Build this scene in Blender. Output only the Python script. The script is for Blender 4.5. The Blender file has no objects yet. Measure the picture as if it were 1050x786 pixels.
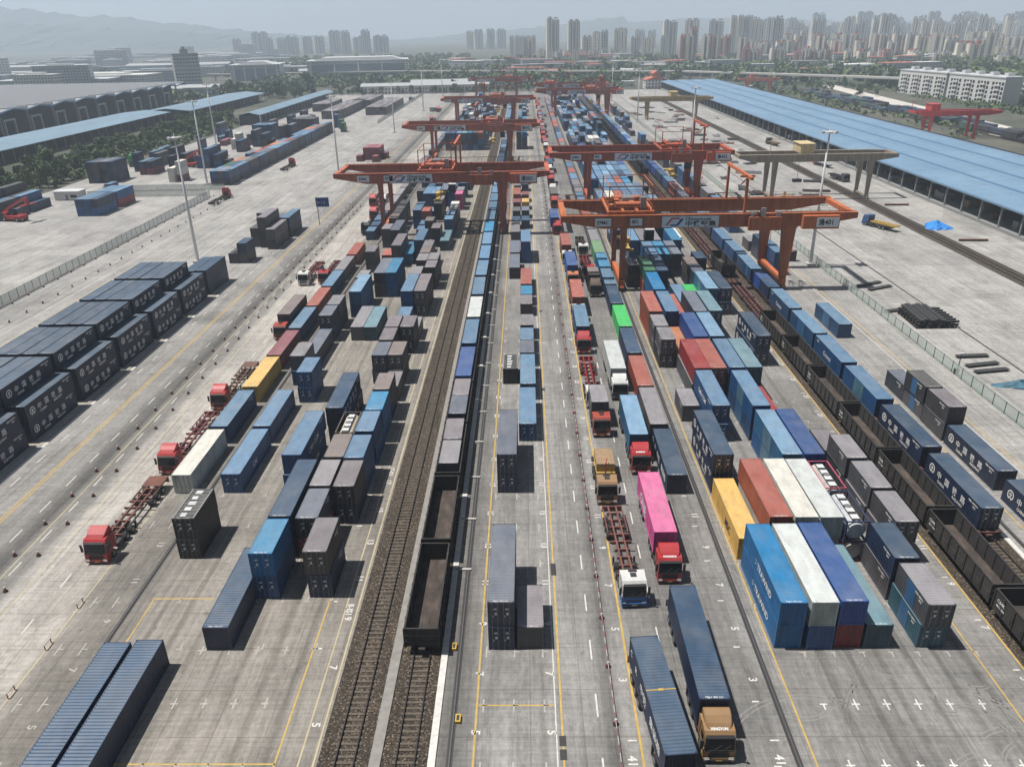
import bpy, math, random
from mathutils import Matrix, Vector
random.seed(11)
C = bpy.context.scene.collection
S = bpy.context.scene
R = math.radians

# ------------------------------------------------------------------ camera, sky, sun, exposure
cam = bpy.data.objects.new('camera', bpy.data.cameras.new('camera'))
C.objects.link(cam); S.camera = cam
cam.data.sensor_width = 36.0; cam.data.lens = 26.93
cam.data.clip_start = 0.5; cam.data.clip_end = 30000
tilt, pan, roll = R(24.654), R(-1.238), R(-1.119)
fh = Vector((math.sin(pan), math.cos(pan), 0)); rt = Vector((math.cos(pan), -math.sin(pan), 0)); up = Vector((0, 0, 1))
fw = fh * math.cos(tilt) - up * math.sin(tilt)
dn = -(fh * math.sin(tilt) + up * math.cos(tilt))
ax = rt * math.cos(roll) - dn * math.sin(roll)
ay = rt * math.sin(roll) + dn * math.cos(roll)
m = Matrix.Identity(4)
for i in range(3):
    m[i][0], m[i][1], m[i][2] = ax[i], -ay[i], -fw[i]
m.translation = (0, 0, 52.53)
cam.matrix_world = m

SUN_EL, SUN_AZ = R(68.5), R(-88)          # sun stands to the left of the yard (toward -x), a touch behind the stacks
w = bpy.data.worlds.new('World'); S.world = w; w.use_nodes = True
nt = w.node_tree; bg = nt.nodes['Background']
sky = nt.nodes.new('ShaderNodeTexSky'); sky.sky_type = 'NISHITA'; sky.sun_disc = False
sky.sun_elevation = SUN_EL; sky.sun_rotation = SUN_AZ
sky.air_density = 1.0; sky.dust_density = 2.5; sky.ozone_density = 1.0; sky.altitude = 300
nt.links.new(sky.outputs[0], bg.inputs[0]); bg.inputs[1].default_value = 0.031
sd = bpy.data.lights.new('sun', 'SUN'); sd.energy = 5.0; sd.angle = R(0.55); sd.color = (1.0, 0.955, 0.89)
so = bpy.data.objects.new('sun', sd); C.objects.link(so)
dirv = Vector((math.sin(SUN_AZ) * math.cos(SUN_EL), math.cos(SUN_AZ) * math.cos(SUN_EL), math.sin(SUN_EL)))
so.rotation_euler = dirv.to_track_quat('Z', 'Y').to_euler()
S.view_settings.view_transform = 'Standard'; S.view_settings.look = 'None'
S.view_settings.exposure = 0.36; S.view_settings.gamma = 1.0; S.view_settings.use_curve_mapping = False
S.render.engine = 'CYCLES'
cy = S.cycles
cy.use_denoising = True; cy.max_bounces = 5; cy.diffuse_bounces = 2; cy.glossy_bounces = 2; cy.volume_bounces = 3
cy.transparent_max_bounces = 6; cy.sample_clamp_indirect = 4.0; cy.caustics_reflective = False; cy.caustics_refractive = False

# ------------------------------------------------------------------ node helpers and materials
def newmat(name):
    mt = bpy.data.materials.new(name); mt.use_nodes = True
    return mt, mt.node_tree, mt.node_tree.nodes['Principled BSDF']

def node(t, typ, **kw):
    n = t.nodes.new(typ)
    for k, v in kw.items():
        setattr(n, k, v)
    return n

def mixc(t, fac, a, b, mode='MIX'):
    n = node(t, 'ShaderNodeMix', data_type='RGBA', blend_type=mode)
    for idx, v in ((0, fac), (6, a), (7, b)):
        if isinstance(v, bpy.types.NodeSocket): t.links.new(v, n.inputs[idx])
        elif idx == 0: n.inputs[0].default_value = v
        else: n.inputs[idx].default_value = (v[0], v[1], v[2], 1)
    return n.outputs[2]

def ramp(t, fac, stops, interp='LINEAR'):
    n = node(t, 'ShaderNodeValToRGB'); cr = n.color_ramp; cr.interpolation = interp
    while len(cr.elements) < len(stops): cr.elements.new(0.5)
    for e, (p, c) in zip(cr.elements, stops):
        e.position = p; e.color = (c, c, c, 1) if not isinstance(c, tuple) else (c[0], c[1], c[2], 1)
    t.links.new(fac, n.inputs[0]); return n.outputs[0]

def noise(t, vec, scale, detail=4, rough=0.55):
    n = node(t, 'ShaderNodeTexNoise'); n.inputs['Scale'].default_value = scale
    n.inputs['Detail'].default_value = detail; n.inputs['Roughness'].default_value = rough
    if vec is not None: t.links.new(vec, n.inputs['Vector'])
    return n.outputs['Fac']

def objvec(t, scale=(1, 1, 1), rnd=0.0, src='Object'):
    tc = node(t, 'ShaderNodeTexCoord'); out = tc.outputs[src]
    if src == 'World':
        pass
    mp = node(t, 'ShaderNodeMapping'); mp.inputs['Scale'].default_value = scale
    t.links.new(out, mp.inputs['Vector'])
    if rnd:
        oi = node(t, 'ShaderNodeObjectInfo'); ml = node(t, 'ShaderNodeMath', operation='MULTIPLY'); ml.inputs[1].default_value = rnd
        t.links.new(oi.outputs['Random'], ml.inputs[0]); t.links.new(ml.outputs[0], mp.inputs['Location'])
    return mp.outputs[0]

def posvec(t, scale=(1, 1, 1)):
    g = node(t, 'ShaderNodeNewGeometry'); mp = node(t, 'ShaderNodeMapping'); mp.inputs['Scale'].default_value = scale
    t.links.new(g.outputs['Position'], mp.inputs['Vector']); return mp.outputs[0]

M = {}
def simple(name, col, rough=0.6, metal=0.0, var=0.18, scale=1.5):
    mt, t, b = newmat(name)
    f = noise(t, objvec(t, (scale,) * 3, 40), 1.0, 5)
    lo = tuple(c * (1 - var) for c in col); hi = tuple(min(1, c * (1 + var)) for c in col)
    t.links.new(mixc(t, f, lo, hi), b.inputs['Base Color'])
    b.inputs['Roughness'].default_value = rough; b.inputs['Metallic'].default_value = metal
    M[name] = mt; return mt

def painted(name, rough=0.5, rust=0.5, attr=False, grime=0.35, stretch=(1.2, 0.5, 0.25), dustk=0.12, groove=False, streak=False):
    """Weathered sheet-metal paint; its colour is the object's own colour (or the face's, when attr)."""
    mt, t, b = newmat(name)
    if attr:
        a = node(t, 'ShaderNodeAttribute', attribute_name='paint'); col = a.outputs['Color']
    else:
        col = node(t, 'ShaderNodeObjectInfo').outputs['Color']
    v = objvec(t, stretch, 60)
    f1 = noise(t, v, 1.3, 6, 0.65)
    g = ramp(t, f1, [(0.25, 1 - grime), (0.55, 1.0), (0.8, 1 + grime * 0.5)])
    col = mixc(t, 1.0, col, g, 'MULTIPLY')
    f2 = noise(t, objvec(t, (0.8, 0.8, 0.8), 90), 2.2, 8, 0.7)
    rr = ramp(t, f2, [(0.60, 0.0), (0.72, rust)])
    col = mixc(t, rr, col, (0.13, 0.075, 0.05))
    if streak:
        f4 = noise(t, objvec(t, (3.5, 3.5, 0.22), 44), 1.0, 5, 0.7)
        col = mixc(t, ramp(t, f4, [(0.62, 0.0), (0.74, 0.42)]), col, (0.10, 0.055, 0.038))
        f5 = noise(t, objvec(t, (2.2, 2.2, 0.15), 21), 1.0, 4, 0.7)
        col = mixc(t, ramp(t, f5, [(0.60, 0.0), (0.78, 0.10)]), col, (0.30, 0.29, 0.28))
    f3 = noise(t, objvec(t, (0.25, 0.25, 0.25), 30), 1.0, 3)
    dust = ramp(t, f3, [(0.4, 0.0), (0.75, dustk)])
    col = mixc(t, dust, col, (0.34, 0.32, 0.30))
    if groove:
        wv = node(t, 'ShaderNodeTexWave', wave_type='BANDS', bands_direction='Y'); wv.inputs['Scale'].default_value = 0.98; wv.inputs['Distortion'].default_value = 0.4
        wv.inputs['Detail'].default_value = 2.0; t.links.new(node(t, 'ShaderNodeTexCoord').outputs['Object'], wv.inputs['Vector'])
        col = mixc(t, 1.0, col, ramp(t, wv.outputs['Fac'], [(0.1, 0.87), (0.55, 1.03)]), 'MULTIPLY')
        pt = noise(t, objvec(t, (0.5, 0.33, 1), 70), 1.0, 2); col = mixc(t, ramp(t, pt, [(0.45, 0.0), (0.75, 0.10)]), col, (0.42, 0.40, 0.38))
        sm = noise(t, objvec(t, (1.6, 0.5, 1), 33), 1.4, 6, 0.7); col = mixc(t, ramp(t, sm, [(0.62, 0.0), (0.74, 0.55)]), col, (0.06, 0.055, 0.05))
    t.links.new(col, b.inputs['Base Color'])
    b.inputs['Roughness'].default_value = rough
    M[name] = mt; return mt

painted('paint', 0.5, 0.6, grime=0.45, streak=True, dustk=0.035); painted('roof_paint', 0.55, 0.45, grime=0.30, stretch=(0.9, 0.35, 1), groove=True); painted('stuff_paint', 0.55, 0.4, attr=True)
painted('crane_paint', 0.6, 0.6, grime=0.5, stretch=(0.9, 0.9, 0.12)); painted('truck_paint', 0.5, 0.0, grime=0.18)
painted('wagon_paint', 0.8, 0.5, grime=0.55, stretch=(1.5, 1.0, 0.4), dustk=0.05)
simple('visor', (0.012, 0.012, 0.014), 0.7); simple('steel', (0.30, 0.30, 0.31), 0.45, 0.6); simple('lock_bar', (0.17, 0.175, 0.185), 0.5); simple('dark_metal', (0.035, 0.034, 0.034), 0.6)
simple('lettering', (0.74, 0.74, 0.72), 0.6, var=0.12); simple('black_letter', (0.02, 0.022, 0.03), 0.6); simple('red_letter', (0.5, 0.03, 0.04), 0.6)
simple('blue_letter', (0.02, 0.06, 0.25), 0.6)
simple('sign_white', (0.62, 0.66, 0.70), 0.5, var=0.08); simple('rubber', (0.018, 0.018, 0.019), 0.85)
simple('light_grey', (0.55, 0.56, 0.57), 0.5); simple('mast_paint', (0.62, 0.63, 0.64), 0.45)
simple('glass', (0.010, 0.013, 0.016), 0.12, var=0.3); M['glass'].node_tree.nodes['Principled BSDF'].inputs['Specular IOR Level'].default_value = 0.28
simple('headlight', (0.7, 0.7, 0.68), 0.2); simple('rail_steel', (0.05, 0.043, 0.04), 0.45, 0.5); simple('rail_top', (0.30, 0.28, 0.27), 0.3, 0.8)
simple('sleeper', (0.105, 0.087, 0.068), 0.9, var=0.7, scale=3.0); simple('fence_green', (0.025, 0.10, 0.075), 0.6)
simple('yellow_paint', (0.46, 0.31, 0.08), 0.7, var=0.45, scale=1.6); simple('white_paint', (0.55, 0.54, 0.51), 0.7, var=0.4, scale=2.2); simple('faded_paint', (0.36, 0.345, 0.32), 0.8, var=0.4, scale=2.2); simple('yellow_box', (0.56, 0.36, 0.05), 0.6)
simple('pale_line', (0.42, 0.36, 0.23), 0.8, var=0.35, scale=0.6)
simple('barrier_red', (0.30, 0.035, 0.04), 0.6); simple('barrier_white', (0.45, 0.42, 0.40), 0.6); simple('kerb', (0.42, 0.41, 0.39), 0.85, var=0.3); simple('faint_mark', (0.225, 0.22, 0.212), 0.9, var=0.3); simple('skid_mark', (0.15, 0.147, 0.142), 0.9, var=0.3); simple('old_kerb', (0.23, 0.22, 0.205), 0.9, var=0.4)
simple('rust_brown', (0.14, 0.065, 0.04), 0.8, var=0.5, scale=0.7); simple('bark', (0.09, 0.065, 0.045), 0.9)
simple('tarp_blue', (0.03, 0.22, 0.62), 0.5, var=0.3); simple('tarp_green', (0.05, 0.13, 0.18), 0.6, var=0.6, scale=0.8); simple('tyre_wood', (0.28, 0.19, 0.11), 0.8, var=0.4)

def fence_mesh_mat():
    mt, t, b = newmat('wire_mesh')
    b.inputs['Base Color'].default_value = (0.46, 0.52, 0.49, 1); b.inputs['Roughness'].default_value = 0.6
    b.inputs['Alpha'].default_value = 0.42
    M['wire_mesh'] = mt
fence_mesh_mat()

def concrete_mat():
    """Yard concrete: each lane was poured and worn differently across the yard (real tone bands along x), with slab joints, streaks and tyre marks."""
    mt, t, b = newmat('concrete')
    g = node(t, 'ShaderNodeNewGeometry'); sp = node(t, 'ShaderNodeSeparateXYZ'); t.links.new(g.outputs['Position'], sp.inputs[0])
    mr = node(t, 'ShaderNodeMapRange'); mr.inputs[1].default_value = -120; mr.inputs[2].default_value = 140
    wob = noise(t, posvec(t, (0.05, 0.02, 1)), 1.0, 3)
    wadd = node(t, 'ShaderNodeMath', operation='MULTIPLY_ADD'); wadd.inputs[1].default_value = 1.2; t.links.new(wob, wadd.inputs[0]); t.links.new(sp.outputs[0], wadd.inputs[2])
    sub = node(t, 'ShaderNodeMath', operation='SUBTRACT'); sub.inputs[1].default_value = 0.6; t.links.new(wadd.outputs[0], sub.inputs[0])
    t.links.new(sub.outputs[0], mr.inputs[0])
    L = [(-120, .35), (-107, .32), (-101, .34), (-70, .33), (-68.8, .27), (-61, .245), (-59.2, .13), (-57.9, .085), (-57.2, .22), (-56.0, .20), (-55.3, .12), (-54.5, .38), (-46.2, .40),
         (-45.7, .24), (-41.2, .165), (-39.6, .18), (-37.5, .255), (-25, .26), (-16, .23), (-6, .15), (-4.3, .25), (2.4, .265), (3.5, .255), (6.4, .22), (7.1, .11), (8.4, .33), (9.6, .20),
         (15, .18), (23, .23), (30, .225), (41, .225), (71, .35)]
    base = ramp(t, mr.outputs[0], [((x + 120) / 260, v) for x, v in L])
    hue = ramp(t, mr.outputs[0], [(.22, (1.02, .985, .945)), (.30, (1.06, .975, .87)), (.40, (1.06, .975, .87)), (.45, (1.02, .985, .95)), (1.0, (1.02, .985, .94))])
    tint = mixc(t, 1.0, base, hue, 'MULTIPLY')
    gr = noise(t, posvec(t, (0.10, 3.2, 1)), 1.0, 4, 0.75)           # brushed cross texture of the slabs
    tint = mixc(t, 1.0, tint, ramp(t, gr, [(0.3, 0.80), (0.7, 1.16)]), 'MULTIPLY')
    ck = noise(t, posvec(t, (0.5, 0.03, 1)), 1.0, 9, 0.8)            # long dark cracks
    tint = mixc(t, 1.0, tint, ramp(t, ck, [(0.49, 1.0), (0.5, 0.62), (0.51, 1.0)]), 'MULTIPLY')
    st = noise(t, posvec(t, (1.1, 0.035, 1)), 1.0, 7, 0.75)         # streaks along the lanes
    tint = mixc(t, 1.0, tint, ramp(t, st, [(0.28, 0.60), (0.5, 1.0), (0.72, 1.18)]), 'MULTIPLY')
    bl = noise(t, posvec(t, (0.16, 0.11, 1)), 1.0, 9, 0.78)
    tint = mixc(t, 1.0, tint, ramp(t, bl, [(0.3, 0.62), (0.5, 1.0), (0.7, 1.18)]), 'MULTIPLY')
    fine = noise(t, posvec(t, (2.2, 1.3, 1)), 1.0, 6, 0.8)
    tint = mixc(t, 1.0, tint, ramp(t, fine, [(0.28, 0.70), (0.72, 1.2)]), 'MULTIPLY')
    pour = node(t, 'ShaderNodeTexVoronoi'); pour.inputs['Scale'].default_value = 1.0; pour.distance = 'CHEBYCHEV'; t.links.new(posvec(t, (0.11, 0.06, 1)), pour.inputs['Vector'])
    pg = node(t, 'ShaderNodeSeparateColor'); t.links.new(pour.outputs['Color'], pg.inputs[0])
    tint = mixc(t, 1.0, tint, ramp(t, pg.outputs[0], [(0.0, 0.86), (1.0, 1.1)]), 'MULTIPLY')
    # tyre bands worn between the container rows
    wv = node(t, 'ShaderNodeMath', operation='SINE'); mu = node(t, 'ShaderNodeMath', operation='MULTIPLY'); mu.inputs[1].default_value = 2 * math.pi / 2.65
    t.links.new(wadd.outputs[0], mu.inputs[0]); t.links.new(mu.outputs[0], wv.inputs[0])
    band = ramp(t, mr.outputs[0], [(.308, 0.0), (.315, 1.0), (.383, 1.0), (.39, 0.0), (.54, 0.0), (.548, 1.0), (.615, 1.0), (.62, 0.0)])
    tn = noise(t, posvec(t, (0.3, 0.03, 1)), 1.0, 6, 0.7)
    bf = node(t, 'ShaderNodeMath', operation='MULTIPLY'); t.links.new(ramp(t, wv.outputs[0], [(0.55, 0.0), (0.95, 1.0)]), bf.inputs[0]); t.links.new(band, bf.inputs[1])
    bf2 = node(t, 'ShaderNodeMath', operation='MULTIPLY'); t.links.new(bf.outputs[0], bf2.inputs[0]); t.links.new(ramp(t, tn, [(0.35, 0.1), (0.65, 0.85)]), bf2.inputs[1])
    tint = mixc(t, bf2.outputs[0], tint, mixc(t, 1.0, tint, (0.58, 0.57, 0.56), 'MULTIPLY'))
    oil = noise(t, posvec(t, (0.35, 0.22, 1)), 1.7, 6, 0.65)
    tint = mixc(t, ramp(t, oil, [(0.62, 0.0), (0.74, 0.65)]), tint, (0.06, 0.055, 0.05))
    br = node(t, 'ShaderNodeTexBrick'); br.offset = 0.0
    br.inputs['Scale'].default_value = 1.0; br.inputs['Brick Width'].default_value = 4.4; br.inputs['Row Height'].default_value = 5.0
    br.inputs['Mortar Size'].default_value = 0.07; br.inputs['Mortar Smooth'].default_value = 0.6
    br.inputs['Color1'].default_value = (1, 1, 1, 1); br.inputs['Color2'].default_value = (0.86, 0.88, 0.88, 1); br.inputs['Mortar'].default_value = (0.6, 0.58, 0.56, 1)
    t.links.new(posvec(t), br.inputs['Vector'])
    tint = mixc(t, 0.75, tint, br.outputs['Color'], 'MULTIPLY')
    t.links.new(tint, b.inputs['Base Color']); b.inputs['Roughness'].default_value = 0.85
    bp = node(t, 'ShaderNodeBump'); bp.inputs['Strength'].default_value = 0.15; t.links.new(fine, bp.inputs['Height']); t.links.new(bp.outputs[0], b.inputs['Normal'])
    M['concrete'] = mt
concrete_mat()

def ballast_mat():
    mt, t, b = newmat('ballast')
    v = node(t, 'ShaderNodeTexVoronoi'); v.inputs['Scale'].default_value = 11.0; t.links.new(posvec(t), v.inputs['Vector'])
    sc_ = node(t, 'ShaderNodeSeparateColor'); t.links.new(v.outputs['Color'], sc_.inputs[0])
    c = ramp(t, sc_.outputs[0], [(0.0, (0.012, 0.011, 0.010)), (0.6, (0.038, 0.034, 0.030)), (0.9, (0.085, 0.076, 0.066)), (1.0, (0.24, 0.22, 0.19))])
    n = noise(t, posvec(t, (0.6, 0.12, 1)), 1.0, 6, 0.7)
    c = mixc(t, 1.0, c, ramp(t, n, [(0.3, (0.75, 0.66, 0.56)), (0.7, (1.4, 1.2, 1.0))]), 'MULTIPLY')
    t.links.new(c, b.inputs['Base Color']); b.inputs['Roughness'].default_value = 0.95
    bp = node(t, 'ShaderNodeBump'); bp.inputs['Strength'].default_value = 0.8; t.links.new(v.outputs['Distance'], bp.inputs['Height']); t.links.new(bp.outputs[0], b.inputs['Normal'])
    M['ballast'] = mt
ballast_mat()

def land_mat():
    mt, t, b = newmat('land')
    a = noise(t, posvec(t, (0.006, 0.006, 1)), 1.0, 8, 0.65); c = noise(t, posvec(t, (0.05, 0.05, 1)), 1.0, 6, 0.7)
    col = mixc(t, ramp(t, a, [(0.4, 0.0), (0.62, 1.0)]), (0.042, 0.055, 0.033), (0.105, 0.098, 0.078))
    col = mixc(t, 1.0, col, ramp(t, c, [(0.3, 0.6), (0.7, 1.3)]), 'MULTIPLY')
    t.links.new(col, b.inputs['Base Color']); b.inputs['Roughness'].default_value = 0.95
    M['land'] = mt
    mt, t, b = newmat('hill_woods')
    a = noise(t, posvec(t, (0.004, 0.004, 0.004)), 1.0, 8, 0.7)
    t.links.new(mixc(t, a, (0.012, 0.025, 0.022), (0.04, 0.06, 0.045)), b.inputs['Base Color']); b.inputs['Roughness'].default_value = 1.0
    M['hill_woods'] = mt
    mt, t, b = newmat('foliage')
    a = node(t, 'ShaderNodeAttribute', attribute_name='paint'); oi = node(t, 'ShaderNodeObjectInfo')
    col = mixc(t, oi.outputs['Random'], (0.75, 0.9, 0.7), (1.3, 1.15, 0.9))
    col = mixc(t, 1.0, a.outputs['Color'], col, 'MULTIPLY')
    t.links.new(col, b.inputs['Base Color']); b.inputs['Roughness'].default_value = 0.7
    b.inputs['Transmission Weight'].default_value = 0.0
    M['foliage'] = mt
land_mat()

def cargo_dirt():
    mt, t, b = newmat('cargo_dirt')
    f = noise(t, objvec(t, (0.8, 0.35, 1), 50), 1.0, 7, 0.75)
    t.links.new(ramp(t, f, [(0.3, (0.020, 0.018, 0.017)), (0.5, (0.060, 0.047, 0.040)), (0.72, (0.14, 0.11, 0.092))]), b.inputs['Base Color'])
    b.inputs['Roughness'].default_value = 0.95; M['cargo_dirt'] = mt
cargo_dirt()

def roof_blue():
    mt, t, b = newmat('blue_roof')
    f = noise(t, posvec(t, (0.02, 0.05, 1)), 1.0, 6, 0.65)
    c = ramp(t, f, [(0.3, (0.13, 0.225, 0.335)), (0.7, (0.18, 0.285, 0.395))])
    f2 = noise(t, posvec(t, (0.03, 1.2, 1)), 1.0, 3)
    c = mixc(t, 1.0, c, ramp(t, f2, [(0.35, 0.9), (0.65, 1.08)]), 'MULTIPLY')
    t.links.new(c, b.inputs['Base Color']); b.inputs['Roughness'].default_value = 0.5; M['blue_roof'] = mt
    simple('pale_blue_roof', (0.17, 0.255, 0.33), 0.6, var=0.3, scale=0.1); simple('roof_seam', (0.075, 0.17, 0.29), 0.6); simple('shed_dark', (0.03, 0.032, 0.036), 0.8); simple('shed_grey', (0.23, 0.235, 0.23), 0.8)
    simple('wall_white', (0.60, 0.60, 0.58), 0.8); simple('wall_grey', (0.33, 0.35, 0.36), 0.8); simple('wall_orange', (0.42, 0.27, 0.14), 0.8)
    simple('red_tile', (0.42, 0.13, 0.09), 0.8); simple('pale_concrete', (0.50, 0.47, 0.43), 0.9, var=0.25, scale=0.1); simple('glazing', (0.16, 0.21, 0.26), 0.25)
    simple('grey_roof', (0.28, 0.28, 0.29), 0.8, var=0.3, scale=0.2)
roof_blue()

def facade(name, floor=3.0, bay=3.2):
    mt, t, b = newmat(name)
    col = node(t, 'ShaderNodeObjectInfo').outputs['Color']
    br = node(t, 'ShaderNodeTexBrick'); br.offset = 0.0; br.inputs['Scale'].default_value = 1.0
    br.inputs['Brick Width'].default_value = bay; br.inputs['Row Height'].default_value = floor
    br.inputs['Mortar Size'].default_value = 0.75; br.inputs['Mortar Smooth'].default_value = 0.0; br.inputs['Bias'].default_value = 0.0
    br.inputs['Color1'].default_value = (0, 0, 0, 1); br.inputs['Color2'].default_value = (0.3, 0.3, 0.3, 1); br.inputs['Mortar'].default_value = (1, 1, 1, 1)
    tc = node(t, 'ShaderNodeTexCoord'); sx = node(t, 'ShaderNodeSeparateXYZ'); t.links.new(tc.outputs['Object'], sx.inputs[0])
    ad = node(t, 'ShaderNodeMath', operation='ADD'); t.links.new(sx.outputs[0], ad.inputs[0]); t.links.new(sx.outputs[1], ad.inputs[1])
    cb = node(t, 'ShaderNodeCombineXYZ'); t.links.new(ad.outputs[0], cb.inputs[0]); t.links.new(sx.outputs[2], cb.inputs[1]); t.links.new(cb.outputs[0], br.inputs['Vector'])
    c = mixc(t, br.outputs['Color'], (0.05, 0.06, 0.075), col)
    g = node(t, 'ShaderNodeNewGeometry'); sn = node(t, 'ShaderNodeSeparateXYZ'); t.links.new(g.outputs['Normal'], sn.inputs[0])
    rf = node(t, 'ShaderNodeMath', operation='GREATER_THAN'); rf.inputs[1].default_value = 0.5; t.links.new(sn.outputs[2], rf.inputs[0])
    c = mixc(t, rf.outputs[0], c, (0.25, 0.25, 0.25))
    t.links.new(c, b.inputs['Base Color']); b.inputs['Roughness'].default_value = 0.7; M[name] = mt
facade('facade')

# ------------------------------------------------------------------ mesh building
class MB:
    def __init__(s): s.v = []; s.f = []; s.m = []; s.c = []; s.col = None
    def face(s, pts, mat=0):
        n = len(s.v); s.v += [tuple(p) for p in pts]; s.f.append(tuple(range(n, n + len(pts)))); s.m.append(mat); s.c.append(s.col)
    def box(s, x0, x1, y0, y1, z0, z1, mat=0):
        if x0 > x1: x0, x1 = x1, x0
        if y0 > y1: y0, y1 = y1, y0
        n = len(s.v)
        s.v += [(x0, y0, z0), (x1, y0, z0), (x1, y1, z0), (x0, y1, z0), (x0, y0, z1), (x1, y0, z1), (x1, y1, z1), (x0, y1, z1)]
        for q in ((0, 3, 2, 1), (4, 5, 6, 7), (0, 1, 5, 4), (1, 2, 6, 5), (2, 3, 7, 6), (3, 0, 4, 7)):
            s.f.append(tuple(n + i for i in q)); s.m.append(mat); s.c.append(s.col)
    def hexa(s, p, mat=0):
        n = len(s.v); s.v += [tuple(a) for a in p]
        for q in ((0, 3, 2, 1), (4, 5, 6, 7), (0, 1, 5, 4), (1, 2, 6, 5), (2, 3, 7, 6), (3, 0, 4, 7)):
            s.f.append(tuple(n + i for i in q)); s.m.append(mat); s.c.append(s.col)
    def prism(s, prof, axis, a, b, mat=0):
        """extrude a closed profile: axis 'x' (prof in y,z), 'y' (prof in x,z), 'z' (prof in x,y)"""
        def P(u, v, t): return {'x': (t, u, v), 'y': (u, t, v), 'z': (u, v, t)}[axis]
        n = len(s.v); k = len(prof)
        s.v += [P(u, v, a) for u, v in prof] + [P(u, v, b) for u, v in prof]
        area = sum(prof[i][0] * prof[(i + 1) % k][1] - prof[(i + 1) % k][0] * prof[i][1] for i in range(k))
        flip = (area > 0) != (axis == 'y')
        lo = tuple(range(n, n + k)); hi = tuple(range(n + k, n + 2 * k))
        fs = [lo[::-1] if flip else lo, hi if flip else hi[::-1]]
        for i in range(k):
            j = (i + 1) % k; q = (n + i, n + j, n + k + j, n + k + i); fs.append(q if flip else q[::-1])
        for q in fs: s.f.append(q); s.m.append(mat); s.c.append(s.col)
    def bar(s, p0, p1, r, mat=0, n=4, r1=None):
        p0 = Vector(p0); p1 = Vector(p1); d = (p1 - p0).normalized()
        a = d.cross(Vector((0, 0, 1))); a = Vector((1, 0, 0)) if a.length < 1e-4 else a.normalized(); b = d.cross(a)
        r1 = r if r1 is None else r1; k = len(s.v)
        for (p, rr) in ((p0, r), (p1, r1)):
            for i in range(n):
                an = 2 * math.pi * (i + 0.5) / n; s.v.append(tuple(p + (a * math.cos(an) + b * math.sin(an)) * rr))
        for i in range(n):
            j = (i + 1) % n; s.f.append((k + i, k + n + i, k + n + j, k + j)); s.m.append(mat); s.c.append(s.col)
        s.f.append(tuple(range(k, k + n))); s.f.append(tuple(range(k + 2 * n - 1, k + n - 1, -1))); s.m += [mat, mat]; s.c += [s.col, s.col]
    def mesh(s, name, mats, smooth=False):
        me = bpy.data.meshes.new(name); me.from_pydata(s.v, [], s.f)
        for k in mats: me.materials.append(M[k])
        me.polygons.foreach_set('material_index', s.m)
        if any(c is not None for c in s.c):
            at = me.color_attributes.new('paint', 'FLOAT_COLOR', 'CORNER'); buf = []
            for f, c in zip(s.f, s.c): buf += [*(c or (0.2, 0.2, 0.2)), 1.0] * len(f)
            at.data.foreach_set('color', buf)
        if smooth: me.polygons.foreach_set('use_smooth', [True] * len(me.polygons))
        me.update(); return me

def ob(name, data, parent=None, loc=(0, 0, 0), rz=0.0, color=None):
    o = bpy.data.objects.new(name, data); C.objects.link(o)
    if parent: o.parent = parent
    o.location = loc
    if rz: o.rotation_euler = (0, 0, rz)
    if color: o.color = (*color, 1)
    return o
def tag(o, label, cat, group=None):
    o['label'] = label; o['category'] = cat
    if group: o['group'] = group
    return o
def struct(name, data, parent=None, loc=(0, 0, 0)):
    o = ob(name, data, parent, loc)
    if not parent: o['kind'] = 'structure'
    return o

_tc = {}
def text_mesh(body, size, mat, align='LEFT', sx=1.0, bold=0.0):
    key = (body, size, mat, align, sx, bold)
    if key in _tc: return _tc[key]
    cu = bpy.data.curves.new('lettering', 'FONT'); cu.body = body; cu.size = size; cu.align_x = align; cu.offset = bold; cu.resolution_u = 2
    o = bpy.data.objects.new('lettering', cu); C.objects.link(o)
    dg = bpy.context.evaluated_depsgraph_get(); dg.update()
    me = bpy.data.meshes.new_from_object(o.evaluated_get(dg))
    bpy.data.objects.remove(o); bpy.data.curves.remove(cu)
    me.materials.clear(); me.materials.append(M[mat]); me.polygons.foreach_set('material_index', [0] * len(me.polygons))
    for v in me.vertices: v.co.x *= sx
    me.name = 'lettering'; _tc[key] = me; return me

def add_text(mb, body, size, origin, xd, yd, mat=0, sx=1.0, bold=0.0):
    """append flat lettering to a mesh: origin + xd*u + yd*v"""
    me = text_mesh(body, size, 'lettering', sx=sx, bold=bold); n = len(mb.v)
    o, xd, yd = Vector(origin), Vector(xd), Vector(yd)
    mb.v += [tuple(o + xd * v.co.x + yd * v.co.y) for v in me.vertices]
    for p in me.polygons: mb.f.append(tuple(n + i for i in p.vertices)); mb.m.append(mat); mb.c.append(mb.col)

# ================================================================== SETTING: ground, hills, tracks, markings
def sheet(name, x0, x1, y0, y1, z, mat):
    b = MB(); b.face([(x0, y0, z), (x1, y0, z), (x1, y1, z), (x0, y1, z)]); return struct(name, b.mesh(name, [mat]))
b = MB()                                                             # the land: one sheet to the horizon, split so far faces stay well shaped
xs = [-9000, -4000, -2000, -1000, -400, 0, 400, 1000, 2000, 4000, 9000]; ys = [-300, 0, 400, 800, 1400, 2200, 3400, 5200, 8000, 12000]
for i in range(len(xs) - 1):
    for j in range(len(ys) - 1):
        b.face([(xs[i], ys[j], -0.12), (xs[i + 1], ys[j], -0.12), (xs[i + 1], ys[j + 1], -0.12), (xs[i], ys[j + 1], -0.12)])
struct('ground', b.mesh('ground', ['land']))
sheet('yard_pavement', -182, 131.5, 5, 784, 0.0, 'concrete')
sheet('loading_strip', 182.5, 214, 150, 790, -0.06, 'pale_concrete')
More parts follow.
